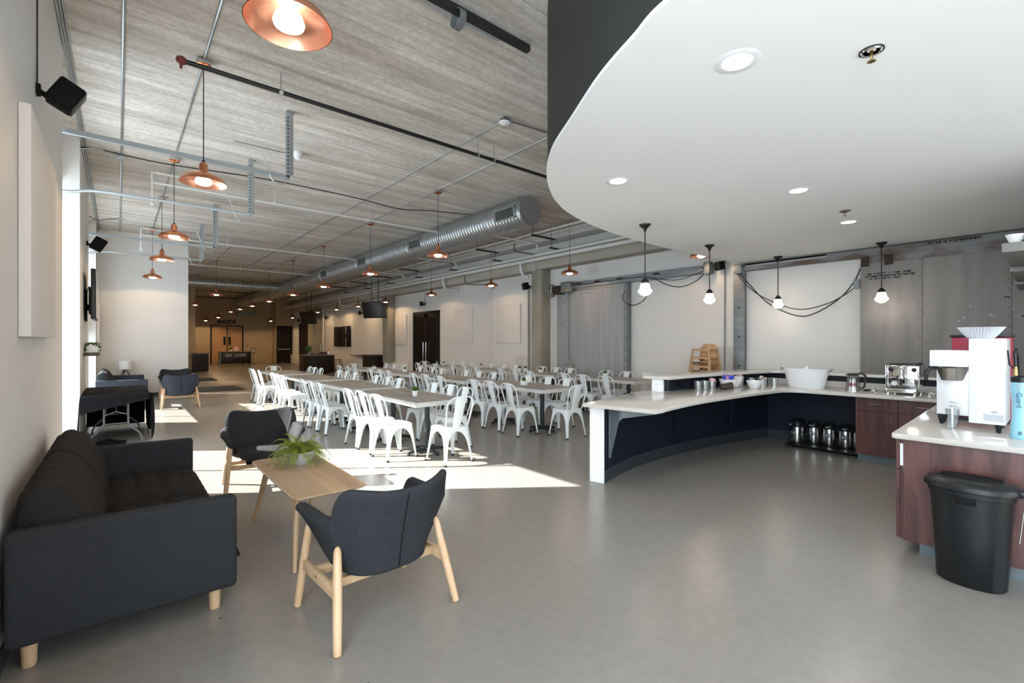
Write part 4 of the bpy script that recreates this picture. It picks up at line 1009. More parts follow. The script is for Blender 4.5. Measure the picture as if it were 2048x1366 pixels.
# coffee table
t = thing('coffee_table', 'ash coffee table with rounded corners and splayed wooden legs', 'coffee table', (1.125, 3.87, 0), math.radians(0))
def rrect(w, d, r, n=6, taper=0):
    out = []
    for cx, cy, a0 in ((w - r, d - r, 0), (-w + r, d - r, PI / 2), (-w + r, -d + r, PI), (w - r, -d + r, 3 * PI / 2)):
        for k in range(n + 1):
            a = a0 + PI / 2 * k / n; out.append((cx + r * math.cos(a), cy + r * math.sin(a)))
    return out
m = MB(); rows = [[(x, y, z) for x, y in rrect(w, d, r)] for w, d, r, z in ((.235, .625, .05, .478), (.252, .648, .06, .488), (.252, .648, .06, .497), (.249, .645, .058, .50))]
vv = m.grid(rows, closed=True); m.bm.faces.new(vv[0][::-1]); m.bm.faces.new(vv[-1]); m.obj('tabletop', 'ash', t)
for sx in (-1, 1):
    for sy in (-1, 1):
        m = MB(); m.tube([(sx * .235, sy * .60, 0), (sx * .20, sy * .50, .25), (sx * .165, sy * .42, .478)], [.014, .020, .026], 14); m.obj('leg', 'ashleg', t)
for y_ in (-.42, .42): m = MB(); m.box(-.18, .18, y_ - .02, y_ + .02, .45, .478); m.obj('cross_rail', 'ashleg', t, False)

# fern
t = thing('potted_fern', 'bright green fern in a grey bowl on the coffee table', 'potted plant', (1.17, 4.14, .5005))
m = MB(); m.lathe([(0, 0), (.055, 0), (.06, .006), (.10, .04), (.125, .085), (.13, .115), (.124, .115), (.118, .085), (.09, .045), (0, .03)], seg=40); m.obj('bowl_pot', 'ceramic', t)
m = MB(); m.lathe([(0, .10), (.119, .097), (.115, .09), (0, .09)], seg=30); m.obj('soil', 'soil', t)
m = MB(); r = random.Random(5)
for f in range(74):
    a = f * 2.399 + r.uniform(-.2, .2); L_ = r.uniform(.22, .35) * (1 if f > 14 else .8); up = r.uniform(.5, 1.25) if f > 14 else r.uniform(1.1, 1.45)
    base = Vector((math.cos(a) * .04 * r.random(), math.sin(a) * .04 * r.random(), .10)); pts = []; d = Vector((math.cos(a) * math.cos(up), math.sin(a) * math.cos(up), math.sin(up))); p = base.copy()
    steps = 18
    for k in range(steps + 1):
        pts.append(p.copy()); d.z -= .115 + .05 * math.sin(up); d.normalize(); p = p + d * (L_ / steps)
        if p.z < .012 and (p.xy.length < .40): p.z = .012
    m.tube(pts, [.0022 * (1 - .7 * k / steps) for k in range(steps + 1)], 4, caps=False)
    for k in range(2, steps + 1):
        fr_ = k / steps; w = .037 * math.sin(PI * min(1, fr_ * .88 + .16)) ** .8 + .003
        tdir = (pts[k] - pts[k - 1]).normalized(); side = tdir.cross(Vector((0, 0, 1)))
        if side.length < .1: side = Vector((math.sin(a), -math.cos(a), 0))
        side.normalize(); upv = side.cross(tdir)
        for s in (-1, 1):
            for hh in (0,):
                c0 = pts[k - 1].lerp(pts[k], hh); tip = c0 + side * s * w + tdir * w * .45 - upv * w * .22 * s * 0 + Vector((0, 0, -.25 * w)); mid = (c0 + tip) / 2; wd = tdir * .0050
                v = [m.bm.verts.new(q) for q in (c0, mid + wd + Vector((0, 0, .002)), tip, mid - wd)]
                m.bm.faces.new(v)
m.obj('foliage', 'leaf', t, smooth=False)

# folding table with black cloth
t = thing('folding_table', 'folding banquet table with grey tube legs by the window pier', 'table', (-.02, 9.82, 0))
m = MB(); m.box(-.375, .375, -.90, .90, .70, .735, .012); m.obj('tabletop', 'whiteplastic', t)
for s in (-1, 1):
    y = s * .60 
    for sx in (-1, 1):
        m = MB(); m.tube([(sx * .14, y, .70), (sx * .14, y, .30), (sx * .16, y, .24), (sx * .27, y, .13), (sx * .30, y, .06), (sx * .31, y, 0)], .014, 10); m.obj('leg', 'plasticgrey', t)
    m = MB(); m.tube([(-.14, y, .42), (0, y, .47), (.14, y, .42)], .010); m.tube([(-.14, y, .29), (.14, y, .29)], .010); m.tube([(0, y, .47), (0, y - s * .3, .69)], .008); m.obj('brace', 'plasticgrey', t)
c = thing('table_cloth', 'rumpled black cloth draped over the folding table and down to the floor', 'tablecloth', (-.02, 9.82, 0))
m = MB(); NX, NY = 44, 90
def cl(u, v):
    # u across the table, v along; hangs over every edge, pulled up towards the near room-side corner
    x = -.40 + .80 * u; y = -.92 + 1.84 * v
    return x, y
rows = []
hang_near = lambda u: .30 - .22 * u ** 1.2       # near short side
ys = [-1.0 + 2.0 * k / NY for k in range(NY + 1)]
m.box(-.39, .39, -.915, .915, .736, .742, .003)
def skirt(pathpts, zf, fold=.02, n=14):
    rows = []
    for j in range(n + 1):
        q = j / n; row = []
        for i, (x, y, nx_, ny_) in enumerate(pathpts):
            zb = zf(i / (len(pathpts) - 1)); z = .741 - (.741 - zb) * q; w = fold * q * math.sin(i * .9) + .012 * min(1, q * 6) + .03 * q * q
            row.append((x + nx_ * w, y + ny_ * w, z))
        rows.append(row)
    m.grid(rows)
near_path = [(-.39 + .78 * k / 40, -.915, 0, -1) for k in range(41)]
skirt(near_path, lambda q: .50 + .17 * q, .006)
room = [(.39, -.915 + 1.83 * k / 90, 1, 0) for k in range(91)]
skirt(room, lambda q: .70 - .67 * math.sin(PI * min(1, q * 9)) ** .8 if q < .11 else (.74 - .35 * min(1, (q - .11) / .1) if q < .25 else .40 - .36 * min(1, (q - .25) / .35)), .02)
wallp = [(-.39, .915 - 1.83 * k / 90, -1, 0) for k in range(91)]
skirt(wallp, lambda q: .03, .012)
farp = [(.39 - .78 * k / 40, .915, 0, 1) for k in range(41)]
skirt(farp, lambda q: .06, .02)
m.obj('drape', 'cloth', c, ang=80)
m = MB(); g = []
for j in range(13):
    row = []
    for i in range(17):
        u, v = i / 16 * 2 - 1, j / 12 * 2 - 1; rr_ = math.sqrt(u * u + v * v); hgt = max(0, 1 - rr_) ** .8 * .07 * (1 + .25 * math.sin(i * .8) * math.cos(j * .9)); row.append((-.12 + u * .24, -.62 + v * .20, .004 + hgt))
    g.append(row)
m.grid(g); m.obj('puddle', 'cloth', c, ang=80)

# television, shelf, speakers on the left wall
t = thing('wall_television', 'black television on an arm bracket on the window pier', 'television', (-.30, 10.55, 2.27), 0)
m = MB(); m.box(-.03, .03, -.62, .62, -.38, .42, .008); m.box(-.065, -.03, -.35, .35, -.30, .15, .02); m.obj('screen_housing', 'black', t)
m = MB(); m.box(.0305, .033, -.60, .60, -.36, .40); m.obj('screen', 'screen', t, False)
m = MB(); m.box(-.119, -.10, -.28, .28, -.40, .12); m.box(-.10, -.06, -.05, .05, -.22, -.12); m.tube([(-.11, 0, .0), (-.08, -.12, .14), (-.06, -.1, .18)], .006); m.obj('arm_bracket', 'blacksoft', t)
m = MB(); m.box(XL, -.235, 9.95, 10.7, 1.30, 1.345, .003); sh = tag(m.obj('floating_shelf', 'darkwood'), 'dark wood floating shelf under the wall television', 'shelf')
t = thing('wall_planter', 'white textured planter on the dark floating shelf', 'planter', (-.315, 10.25, 1.346))
m = MB(); m.box(-.06, .06, -.12, .12, 0, .125, .012)
for k in range(5):
    for j in range(3): m.box(-.066, -.058, -.10 + k * .045, -.07 + k * .045, .015 + j * .037, .04 + j * .037)
for j in range(3):
    for k in range(3): m.box(-.05 + k * .035, -.025 + k * .035, -.126, -.118, .015 + j * .037, .04 + j * .037)
m.obj('planter_box', 'porcelain', t)
m = MB(); r = random.Random(2)
for k in range(60):
    x_, y_ = r.uniform(-.11, .10), r.uniform(-.16, .16); z_ = .03 + r.random() * .13
    if abs(x_) < .07 and abs(y_) < .12: z_ = .13 + .03 * r.random()
    r_ = bmesh.ops.create_icosphere(m.bm, subdivisions=1, radius=.014)['verts']
    for v in r_: v.co = v.co + Vector((max(x_, -.09), y_, z_))
m.obj('foliage', 'leafdark', t)

def wall_speaker(loc, s, yaw, pitch, label, wallside=-1, wx=None, cable=None):
    t = thing('wall_speaker', label, 'speaker', loc)
    R = RZ(yaw) @ Matrix.Rotation(pitch, 4, 'X')
    m = MB(); m.box(-s * .42, s * .42, -s * .40, s * .40, -s * .5, s * .5, s * .09, 3, mx=R); m.obj('speaker_box', 'blacksoft', t)
    m = MB(); m.box(-s * .38, s * .38, s * .40, s * .42, -s * .46, s * .46, s * .01, mx=R); m.obj('grille', 'black', t)
    dx = wx - loc[0]
    m = MB(); m.lathe([(0, 0), (.045, 0), (.04, .02), (0, .02)], seg=14, mx=T(dx, 0, 0) @ Matrix.Rotation(-wallside * PI / 2, 4, 'Y')); m.tube([(dx, 0, 0), (dx * .75, 0, -.02), (dx * .55, 0, -.05), (dx * .3, 0, 0)], .018); m.obj('bracket', 'blacksoft', t)
    if cable:
        m = MB(); m.tube([(dx * .98, 0, .02), (dx * .98, 0, cable)], .004); m.obj('cable', 'cord', t)
wall_speaker((-.275, 4.45, 3.225), .182, math.radians(-86), math.radians(-28), 'big black speaker on a wall bracket high above the near sofa', -1, XL + .003, 1.26)
wall_speaker((-.265, 10.95, 3.24), .22, math.radians(-86), math.radians(-28), 'black speaker on the window pier above the television', -1, XL + .003)
for (y, z, lab, cb) in ((16.57, 3.04, 'small black speaker above the black double doors', .5), (27.9, 2.94, 'small black speaker beyond the far column', 0), (22.8, 2.97, 'small black speaker beside the hanging television', 0), (33.2, 2.96, 'small black speaker above the far steel door', 0), (4.46, 3.06, 'black speaker on a steel conduit between the two door tracks', 0)):
    wall_speaker((9.28, y, z), .17, math.radians(70), math.radians(-12), lab, 1, XR - .003, cb if cb else None)
wall_speaker((8.94, 9.95, 3.12), .20, math.radians(70), math.radians(-12), 'black speaker fixed to the concrete column', 1, 9.087)

# lamp with tripod on a side table behind the far sofa
t = thing('side_table', 'small black side table holding the tripod lamp', 'side table', (.13, 16.15, 0))
m = MB(); m.lathe([(0, .53), (.21, .53), (.21, .55), (0, .55)], seg=28); m.obj('tabletop', 'black', t)
for k in range(3):
    a = k * 2.094; m = MB(); m.tube([(.17 * math.cos(a), .17 * math.sin(a), 0), (.12 * math.cos(a), .12 * math.sin(a), .53)], .012); m.obj('leg', 'black', t)
t = thing('tripod_lamp', 'table lamp with white drum shade on black tripod legs', 'lamp', (.14, 16.1, .551))
m = MB(); m.lathe([(.155, .24), (.15, .47), (.147, .47), (.152, .24)], seg=36, close=True); m.lathe([(0, .465), (.148, .465), (.148, .47), (0, .47)], seg=36); m.obj('lamp_shade', 'lampshade', t)
for k in range(3):
    a = k * 2.094 + .3; m = MB(); m.tube([(.14 * math.cos(a), .14 * math.sin(a), 0), (.01 * math.cos(a), .01 * math.sin(a), .26)], .011); m.obj('leg', 'black', t)
m = MB(); m.lathe([(0, .235), (.018, .235), (.018, .33), (0, .33)], seg=12); m.obj('lamp_holder', 'brass', t)

# floor mats
for (p, lab) in (([(1.9, 17.35), (2.75, 16.72), (3.05, 17.02), (3.10, 18.3), (2.0, 18.5)], 'dark grey floor mat behind the lounge wall corner'), ([(2.2, 21.6), (2.95, 21.3), (3.0, 23.1), (2.25, 23.2)], 'second dark floor mat, farther from the lounge')):
    m = MB(); xs = [q[0] for q in p]; ys_ = [q[1] for q in p]; m.box(min(xs), max(xs), min(ys_), max(ys_), .0005, .01, .003); tag(m.obj('floor_mat', 'mat'), lab, 'mat')
# ================================================================ copper pendants
def copper_pendant():
    t = thing('copper_pendant', 'x', 'pendant light', (0, 0, ZC))
    D = ZC - 3.20
    m = MB(); m.box(-.06, .06, -.06, .06, -.05, 0, .003); m.obj('junction_box', 'galv', t)
    m = MB(); m.lathe([(0, -.05), (.075, -.05), (.078, -.062), (.05, -.078), (.015, -.09), (0, -.095)], seg=28); m.obj('canopy', 'copper', t)
    m = MB(); m.cyl((0, 0, -.085), (0, 0, -D + .22), .005, seg=8); m.lathe([(0, -D + .25), (.012, -D + .245), (.016, -D + .215), (0, -D + .215)], seg=12); m.obj('cord', 'cord', t)
    z = -D; k_ = .85
    m = MB(); m.lathe([(r_ * k_, z + h_ * k_) for r_, h_ in [(.014, .262), (.034, .255), (.047, .235), (.047, .16), (.066, .135), (.075, .125), (.13, .105), (.19, .082), (.225, .058), (.252, .003), (.254, 0)]], seg=48); m.obj('shade', 'copper', t)
    m = MB(); m.lathe([(r_ * k_, z + h_ * k_) for r_, h_ in [(.25, 0), (.222, .055), (.187, .078), (.13, .10), (.07, .118), (.0, .13)]], seg=48); m.obj('shade_lining', 'copperin', t)
    m = MB(); m.lathe([(0, z - .018), (.05, z - .014), (.072, z - .002), (.078, z + .014), (.066, z + .05), (.035, z + .10), (0, z + .10)], seg=28); m.obj('bulb', 'bulb', t)
    return t
cp = copper_pendant(); first = [True]
pend = []
for i, y in enumerate((2.64, 5.86, 9.24, 11.95, 15.4)): pend.append((.69, y, '%s copper pendant from the camera in the row along the windows' % ORD[i], 'copper pendants along the windows'))
for i, y in enumerate((7.88, 11.1, 14.6, 17.9, 21.4, 24.7, 27.6, 30.3, 32.7, 35.0)): pend.append((4.78 + .012 * i, y, '%s copper pendant in the row over the window-side gap between tables' % ORD[i], 'copper pendants over the middle'))
for i, y in enumerate((4.58, 7.85, 11.1, 14.7, 18.6, 21.7, 24.6, 27.6, 31.0, 34.0)): pend.append((8.62 + (.15 if i == 0 else .06 * min(i - 1, 4) - .1), y, '%s copper pendant in the row along the pipes and long wall' % ORD[i], 'copper pendants along the long wall'))
for i, y in enumerate((19.65, 25.7)): pend.append((2.70, y, ('copper pendant just past the edge of the pale lounge wall', 'smaller-looking copper pendant in front of the tan far partition')[i], 'copper pendants past the lounge wall'))
shift = {(1, 8): (-.28, 1.18), (1, 9): (-.65, 1.27), (2, 8): (-.45, 1.15), (2, 9): (-1.0, 1.24)}
rows_n = [(0, i) for i in range(5)] + [(1, i) for i in range(10)] + [(2, i) for i in range(10)] + [(3, 0), (3, 1)]
for key, (x, y, lab, grp) in zip(rows_n, pend):
    dx_, sz_ = shift.get(key, (0, 1)); x += dx_
    if first[0]: first[0] = False; cp.location = (x, y, ZC); cp['label'] = lab; cp['group'] = grp; r = cp
    else: r = copy_tree(cp, (x, y, ZC), 0, lab, grp)
    r.scale = (1, 1, sz_)
    l = light('SPOT', 'pendant_glow', (0, 0, 3.172 - ZC), 12 if y < 18 else (26 if y < 28 else 48), (1, .66, .34), (0, 0, -1), shadow_soft_size=.05, spot_size=math.radians(164), spot_blend=.12); l.parent = r
    if y < 16 and x > 4 and False: pass

# ================================================================ ducts, pipes and conduits
dx, dz, dr = 6.3, 4.14, .29
m = MB(); n = 0; y = 6.87; prof = []
# spiral ribs: fine rings along the tube
rows_z = []
while y < 36.3:
    seam = 0
    prof.append((dr, y)); prof.append((dr, y + .085)); prof.append((dr + .006, y + .0925)); y += .10
m.lathe([(0, 6.87), (dr - .005, 6.87), (dr + .004, 6.875), (dr + .004, 6.90)] + [(r_, y_) for r_, y_ in prof if y_ > 6.9], seg=40, mx=T(dx, 0, dz) @ Matrix.Rotation(-PI / 2, 4, 'X'))
t = thing('air_duct', 'big round spiral air duct running the length of the room', 'duct', (0, 0, 0)); m.obj('duct_tube', 'duct', t, ang=60)
m = MB()
m.lathe([(.0, -.001), (dr + .003, -.001), (dr + .003, .004), (0, .004)], seg=40, mx=T(dx, 6.87, dz) @ Matrix.Rotation(-PI / 2, 4, 'X')); m.obj('end_cap', 'duct', t)
for yj in (8.0, 11.6, 15.2, 18.8, 22.2):
    m = MB(); m.lathe([(dr + .002, -.03), (dr + .012, -.025), (dr + .012, .025), (dr + .002, .03)], seg=40, mx=T(dx, yj, dz) @ Matrix.Rotation(-PI / 2, 4, 'X')); m.obj('duct_collar', 'duct', t)
for yg in (7.32, 11.1, 14.6, 18.2):
    a = math.radians(-4); g = T(dx, yg, dz) @ Matrix.Rotation(a, 4, 'Y'); X0 = -dr - .012; hl, hh_ = .31, .115
    m = MB()
    for b in ((-hl, hl, hh_ - .02, hh_), (-hl, hl, -hh_, -hh_ + .02), (-hl, -hl + .02, -hh_, hh_), (hl - .02, hl, -hh_, hh_)): m.box(X0 - .012, X0 + .05, *b, mx=g)
    gr = m.obj('grille_frame', 'galv', t, False)
    m = MB(); m.box(X0 + .004, X0 + .02, -hl + .02, hl - .02, -hh_ + .02, hh_ - .02, mx=g); m.obj('grille_core', 'blacksoft', gr, False)
    m = MB()
    for k in range(24): m.box(X0 - .006, X0 + .006, -hl + .03 + k * .0245, -hl + .036 + k * .0245, -hh_ + .02, hh_ - .02, mx=g)
    for k in range(7): m.box(X0 - .003, X0 + .006, -hl, hl, -.085 + k * .028, -.082 + k * .028, mx=g)
    m.obj('grille_fins', 'plasticgrey', gr, False)
# straps of the duct
for yj in (7.2, 10.4, 13.8, 17.4, 21.0):
    m = MB(); m.cyl((dx, yj, dz + dr), (dx, yj, ZC), .005, seg=6); m.obj('hanger_rod', 'blacksoft', t)
m = MB(); prof = []
x = 2.2
while x < 6.05: prof += [(.20, x), (.20, x + .088), (.2022, x + .094)]; x += .10
m.lathe(prof, seg=32, mx=T(0, 25.0, 4.17) @ Matrix.Rotation(PI / 2, 4, 'Y')); tag(m.obj('branch_duct', 'duct', ang=60), 'smaller round duct crossing the room and joining the big one', 'duct')

def pipe(name, label, path, r, mt, cat='pipe', seg=10):
    m = MB(); m.tube(path, r, seg); return tag(m.obj(name, mt), label, cat)
# sprinkler main, black
t = thing('sprinkler_pipe', 'black sprinkler pipe with a red end fitting across the ceiling', 'pipe', (0, 0, 0))
m = MB(); m.tube([(.50, 5.56, 4.28), (6.0, 5.56, 4.28)], .024, 14); m.obj('pipe_run', 'blackpipe', t)
m = MB(); m.lathe([(0, -.045), (.028, -.036), (.042, -.01), (.042, .018), (.030, .04), (0, .05)], seg=20, mx=T(.47, 5.56, 4.28) @ Matrix.Rotation(PI / 2, 4, 'Y')); m.cyl((.47, 5.56, 4.28), (.47, 5.56, 4.20), .012); m.obj('end_fitting', 'red', t)
for x in (1.37, 4.05, 4.35, 6.0):
    m = MB(); m.cyl((x, 5.56, 4.3), (x, 5.56, ZC), .006, seg=6); m.lathe([(.03, -.02), (.031, .02)], seg=14, mx=T(x, 5.56, 4.28) @ Matrix.Rotation(PI / 2, 4, 'Y')); m.obj('hanger', 'galv', t)
# white sprinkler branches
def branch(y, z, x0, x1, label, loops=True):
    t = thing('white_sprinkler_pipe', label, 'pipe', (0, 0, 0), group='white sprinkler pipes across the ceiling')
    m = MB(); m.tube([(x0, y, z), (x1, y, z)], .022, 12); m.obj('pipe_run', 'whitepipe', t)
    for xx in (x0 + 1.9, x0 + 3.8):
        m = MB(); m.box(xx - .02, xx + .02, y - .03, y + .03, z - .03, z + .03, .004); m.cyl((xx, y, z), (xx, y, ZC), .005, seg=6); m.obj('clamp', 'whitepipe', t)
    if loops:
        m = MB(); m.tube([(x0 + .55, y, z), (x0 + .55, y, z + .17), (x0 + .02, y, z + .17)], .018, 10); m.tube([(x0, y, z + .17), (x0, y, z - .36)], .02, 10); m.tube([(x0, y, z), (x0 + .1, y, z)], .022); m.obj('drop_leg', 'whitepipe', t)
        m = MB(); m.cyl((x0, y, z - .36), (x0, y, z - .40), .03, .02); m.lathe([(0, -.46), (.03, -.46), (.03, -.455), (0, -.45)], c=(x0, y, z), seg=14); m.tube([(x0 - .015, y, z - .40), (x0 - .02, y, z - .43), (x0, y, z - .455)], .004); m.tube([(x0 + .015, y, z - .40), (x0 + .02, y, z - .43), (x0, y, z - .455)], .004); m.obj('sprinkler_head', 'whiteplastic', t)
branch(9.95, 4.23, .444, 6.05, 'white sprinkler pipe with a drop leg near the second strut frame')
branch(15.2, 4.26, .453, 6.05, 'white sprinkler pipe with a drop leg in front of the lounge wall')
branch(20.1, 4.28, 1.65, 6.05, 'white sprinkler pipe farther back, ending at the big duct', False)
for lab, x_, y_ in (('thin black pipe under the far ceiling beyond the branch duct', 2.6, 30.1), ('last thin black pipe under the far ceiling before the KIDS wall', 3.2, 34.6)):
    t = thing('black_sprinkler_pipe', lab, 'pipe', (0, 0, 0)); m = MB(); m.tube([(x_, y_, 4.3), (5.9, y_, 4.3)], .022); m.obj('pipe_run', 'blackpipe', t)
    for xx in (x_ + .4, 5.4): m = MB(); m.cyl((xx, y_, 4.3), (xx, y_, ZC), .006, seg=6); m.obj('hanger_rod', 'blackpipe', t)
# pipes along the long wall
pipe('wall_pipe', 'upper of two big white pipes running along the concrete beam', [(8.8, 4.1, 3.905), (8.8, 35.2, 3.905)], .038, 'whitepipe', seg=14)
pipe('wall_pipe', 'lower and thicker of two white pipes along the concrete beam', [(8.82, 4.1, 3.80), (8.82, 35.2, 3.80)], .052, 'whitepipe', seg=14)
pipe('ceiling_pipe', 'white pipe near the ceiling on black strut hangers', [(8.08, 4.2, 4.28), (8.08, 26, 4.28)], .032, 'whitepipe', seg=12)
pipe('ceiling_pipe', 'thin white pipe beside the hanging pipe near the ceiling', [(8.3, 4.2, 4.26), (8.3, 26, 4.26)], .016, 'whitepipe')
for i, y in enumerate((6.2, 8.6, 11.0, 13.4, 15.8, 18.2, 20.6, 23.0)):
    t = thing('pipe_hanger', '%s black strut hanger from the bar under the wall-side ceiling pipes' % ORD[i], 'hanger', (8.35, y, 0), group='black strut hangers under the pipes')
    m = MB(); m.box(-.42, .42, -.02, .02, 4.19, 4.23); m.obj('strut', 'blackpipe', t, False)
    for s in (-.38, .28): m = MB(); m.cyl((s, 0, 4.21), (s, 0, ZC), .006, seg=6); m.obj('rod', 'blackpipe', t)
    m = MB(); m.cyl((.30, .0, 4.2), (.30, 0, 3.97), .007, seg=6); m.box(.22, .62, -.025, .025, 3.955, 3.99); m.obj('lower_strut', 'blackpipe', t, False)
for i, (y, x1) in enumerate(((10.1, 9.05), (14.3, 9.4), (24.5, 9.4))):
    pipe('drain_offset', ('white elbow pipe turning down beside the near concrete column', 'white elbow pipe turning down in the middle of the long wall', 'white elbow pipe turning down far along the long wall')[i], smooth_poly([(8.86, y, 3.80), (8.90, y, 3.62), (8.93, y - .05, 3.45), (9.02, y - .1, 3.40), (x1, y - .15, 3.395)], 4), .045, 'whitepipe', seg=14)
for i, y in enumerate((9.0, 12.9, 16.6)):
    pipe('branch_pipe', '%s white cross pipe from the big duct to the wall pipes' % ORD[i], [(6.55, y, 4.12), (8.4, y, 4.14), (8.5, y, 4.10), (8.55, y, 3.95)], .026, 'whitepipe')
pipe('black_conduit', 'bent black conduit dangling below the wall pipes', smooth_poly([(8.9, 12.95, 3.75), (8.92, 12.95, 3.5), (9.05, 12.6, 3.42), (9.3, 12.2, 3.42), (9.38, 12.0, 3.38), (9.38, 12.0, 3.25)], 4), .014, 'blackpipe')
pipe('black_conduit', 'bent black conduit above the concrete column', smooth_poly([(8.4, 9.8, 4.25), (8.42, 9.8, 4.05), (8.6, 9.5, 3.96), (9.0, 9.45, 3.95)], 4), .014, 'blackpipe')
# wall conduits, right wall
m = MB(); m.tube([(9.42, 12.28, 0), (9.42, 12.28, 3.56)], .02); m.tube([(9.42, 12.13, 0), (9.42, 12.13, 3.56)], .014); tag(m.obj('wall_conduit', 'whitepipe'), 'white conduit run up the wall between the acoustic panels', 'conduit')
pipe('wall_conduit', 'pale grey pipe beside the concrete column, bent at the top', smooth_poly([(9.40, 10.33, 0), (9.40, 10.33, 2.6), (9.40, 10.33, 3.05), (9.38, 10.2, 3.16), (9.30, 10.0, 3.18), (9.2, 9.9, 3.18)], 4), .025, 'concrete')
for (ya, yb, lab) in ((10.88, 10.68, 'low U-shaped vent pipe by the wall, far one'), (10.55, 10.36, 'low U-shaped vent pipe by the wall next to the column')):
    pipe('vent_pipe', lab, smooth_poly([(9.38, ya, 0), (9.38, ya, .95), (9.38, ya - .02, 1.06), (9.38, (ya + yb) / 2, 1.09), (9.38, yb + .02, 1.06), (9.38, yb, .95), (9.38, yb, 0)], 4), .014, 'whitepipe')
pipe('wall_conduit', 'thin grey conduit below the speaker between the door tracks', [(9.42, 4.42, 0), (9.42, 4.42, 3.45)], .012, 'steelgrey')
pipe('wall_conduit', 'white pipe on the far column behind the hanging television', [(9.35, 28.4, .62), (9.35, 28.4, 3.7)], .05, 'whitepipe')
pipe('vent_pipe', 'small square-bent white pipe beside the far column', [(9.38, 29.0, .8), (9.38, 29.0, 1.35), (9.38, 28.6, 1.35)], .03, 'whitepipe')

# conduits on the ceiling
def conduit(label, pts, r=.011): return pipe('ceiling_conduit', label, pts, r, 'galv', 'conduit', 8)
zc = ZC - .014
conduit('galvanised conduit along the ceiling nearest the window wall', [(.04, -1, zc), (.04, 16.4, zc)], .013)
conduit('galvanised conduit feeding the window-side pendants', [(.69, -1, zc), (.69, 16.4, zc)], .012)
conduit('galvanised conduit feeding the middle pendants', [(4.75, 4.62, zc), (4.75, 36, zc)])
conduit('galvanised conduit running back from the round ceiling detector', [(3.93, 4.9, zc), (3.93, 22, zc)])
conduit('galvanised conduit linking the detector to the bar fascia', [(4.02, 4.79, zc), (5.3, 4.60, zc)])
conduit('galvanised conduit feeding the wall-side pendants', [(8.6, 4.3, zc), (8.6, 35, zc)])
conduit('galvanised conduit beyond the lounge wall', [(2.7, 16.7, zc), (2.7, 36, zc)])
conduit('short galvanised conduit to the smoke detector by the third strut', [(1.3, 7.9, zc), (1.95, 7.9, zc), (2.1, 7.78, zc)])
m = MB()
for k, (x_, z_) in enumerate(((-.408, 4.44), (-.39, 4.46), (-.37, 4.48))): m.tube([(x_, 1.6, z_), (x_, 16.4, z_)], .009, 8)
for o_ in (1,): tag(m.obj('corner_conduit', 'galv'), 'conduit run tucked in the corner of ceiling and window wall', 'conduit')
pipe('loose_cable', 'loose black cable strung across the ceiling from the window side', smooth_poly([(-.5, 9.4, 4.40), (-.2, 9.42, 4.44), (.6, 9.35, 4.40), (2.0, 9.15, 4.42), (3.6, 9.1, 4.40), (4.7, 9.45, 4.46), (5.3, 9.0, 4.42), (6.15, 8.7, 4.42)], 5), .010, 'cord', 'cable')
pipe('loose_cable', 'short grey cable looping from the corner conduits to a ceiling box', smooth_poly([(-.52, 9.3, 4.44), (-.45, 9.3, 4.36), (-.25, 9.35, 4.42), (.0, 9.6, 4.46)], 5), .008, 'galv', 'cable')
pipe('loose_cable', 'thin dark cable from the window corner over the far lounge', smooth_poly([(-.5, 14.4, 4.40), (-.35, 14.4, 4.34), (-.15, 14.5, 4.42), (.04, 14.6, 4.47)], 5), .008, 'cord', 'cable')
for (x, y, lab) in ((.04, 9.7, 'small galvanised junction box on the ceiling near the windows'), (.04, 14.6, 'small galvanised junction box on the ceiling over the far lounge')):
    m = MB(); m.box(x - .05, x + .05, y - .05, y + .05, ZC - .05, ZC, .003); tag(m.obj('junction_box', 'galv'), lab, 'junction box')
# detectors
t = thing('smoke_detector', 'round white detector on a grey box near the dark fascia', 'detector', (3.93, 4.79, ZC))
m = MB(); m.box(-.05, .05, -.05, .05, -.05, 0); m.obj('back_box', 'plasticgrey', t, False)
m = MB(); m.lathe([(0, -.085), (.02, -.085), (.022, -.078), (.05, -.078), (.073, -.065), (.076, -.05), (0, -.05)], seg=30); m.obj('detector_head', 'whiteplastic', t)
t = thing('smoke_detector', 'white dome detector beside the perforated strut', 'detector', (2.16, 7.75, ZC))
m = MB(); m.lathe([(0, -.11), (.03, -.11), (.05, -.095), (.055, -.07), (.07, -.05), (.075, -.02), (.075, 0), (0, 0)], seg=28); m.obj('detector_head', 'whiteplastic', t)

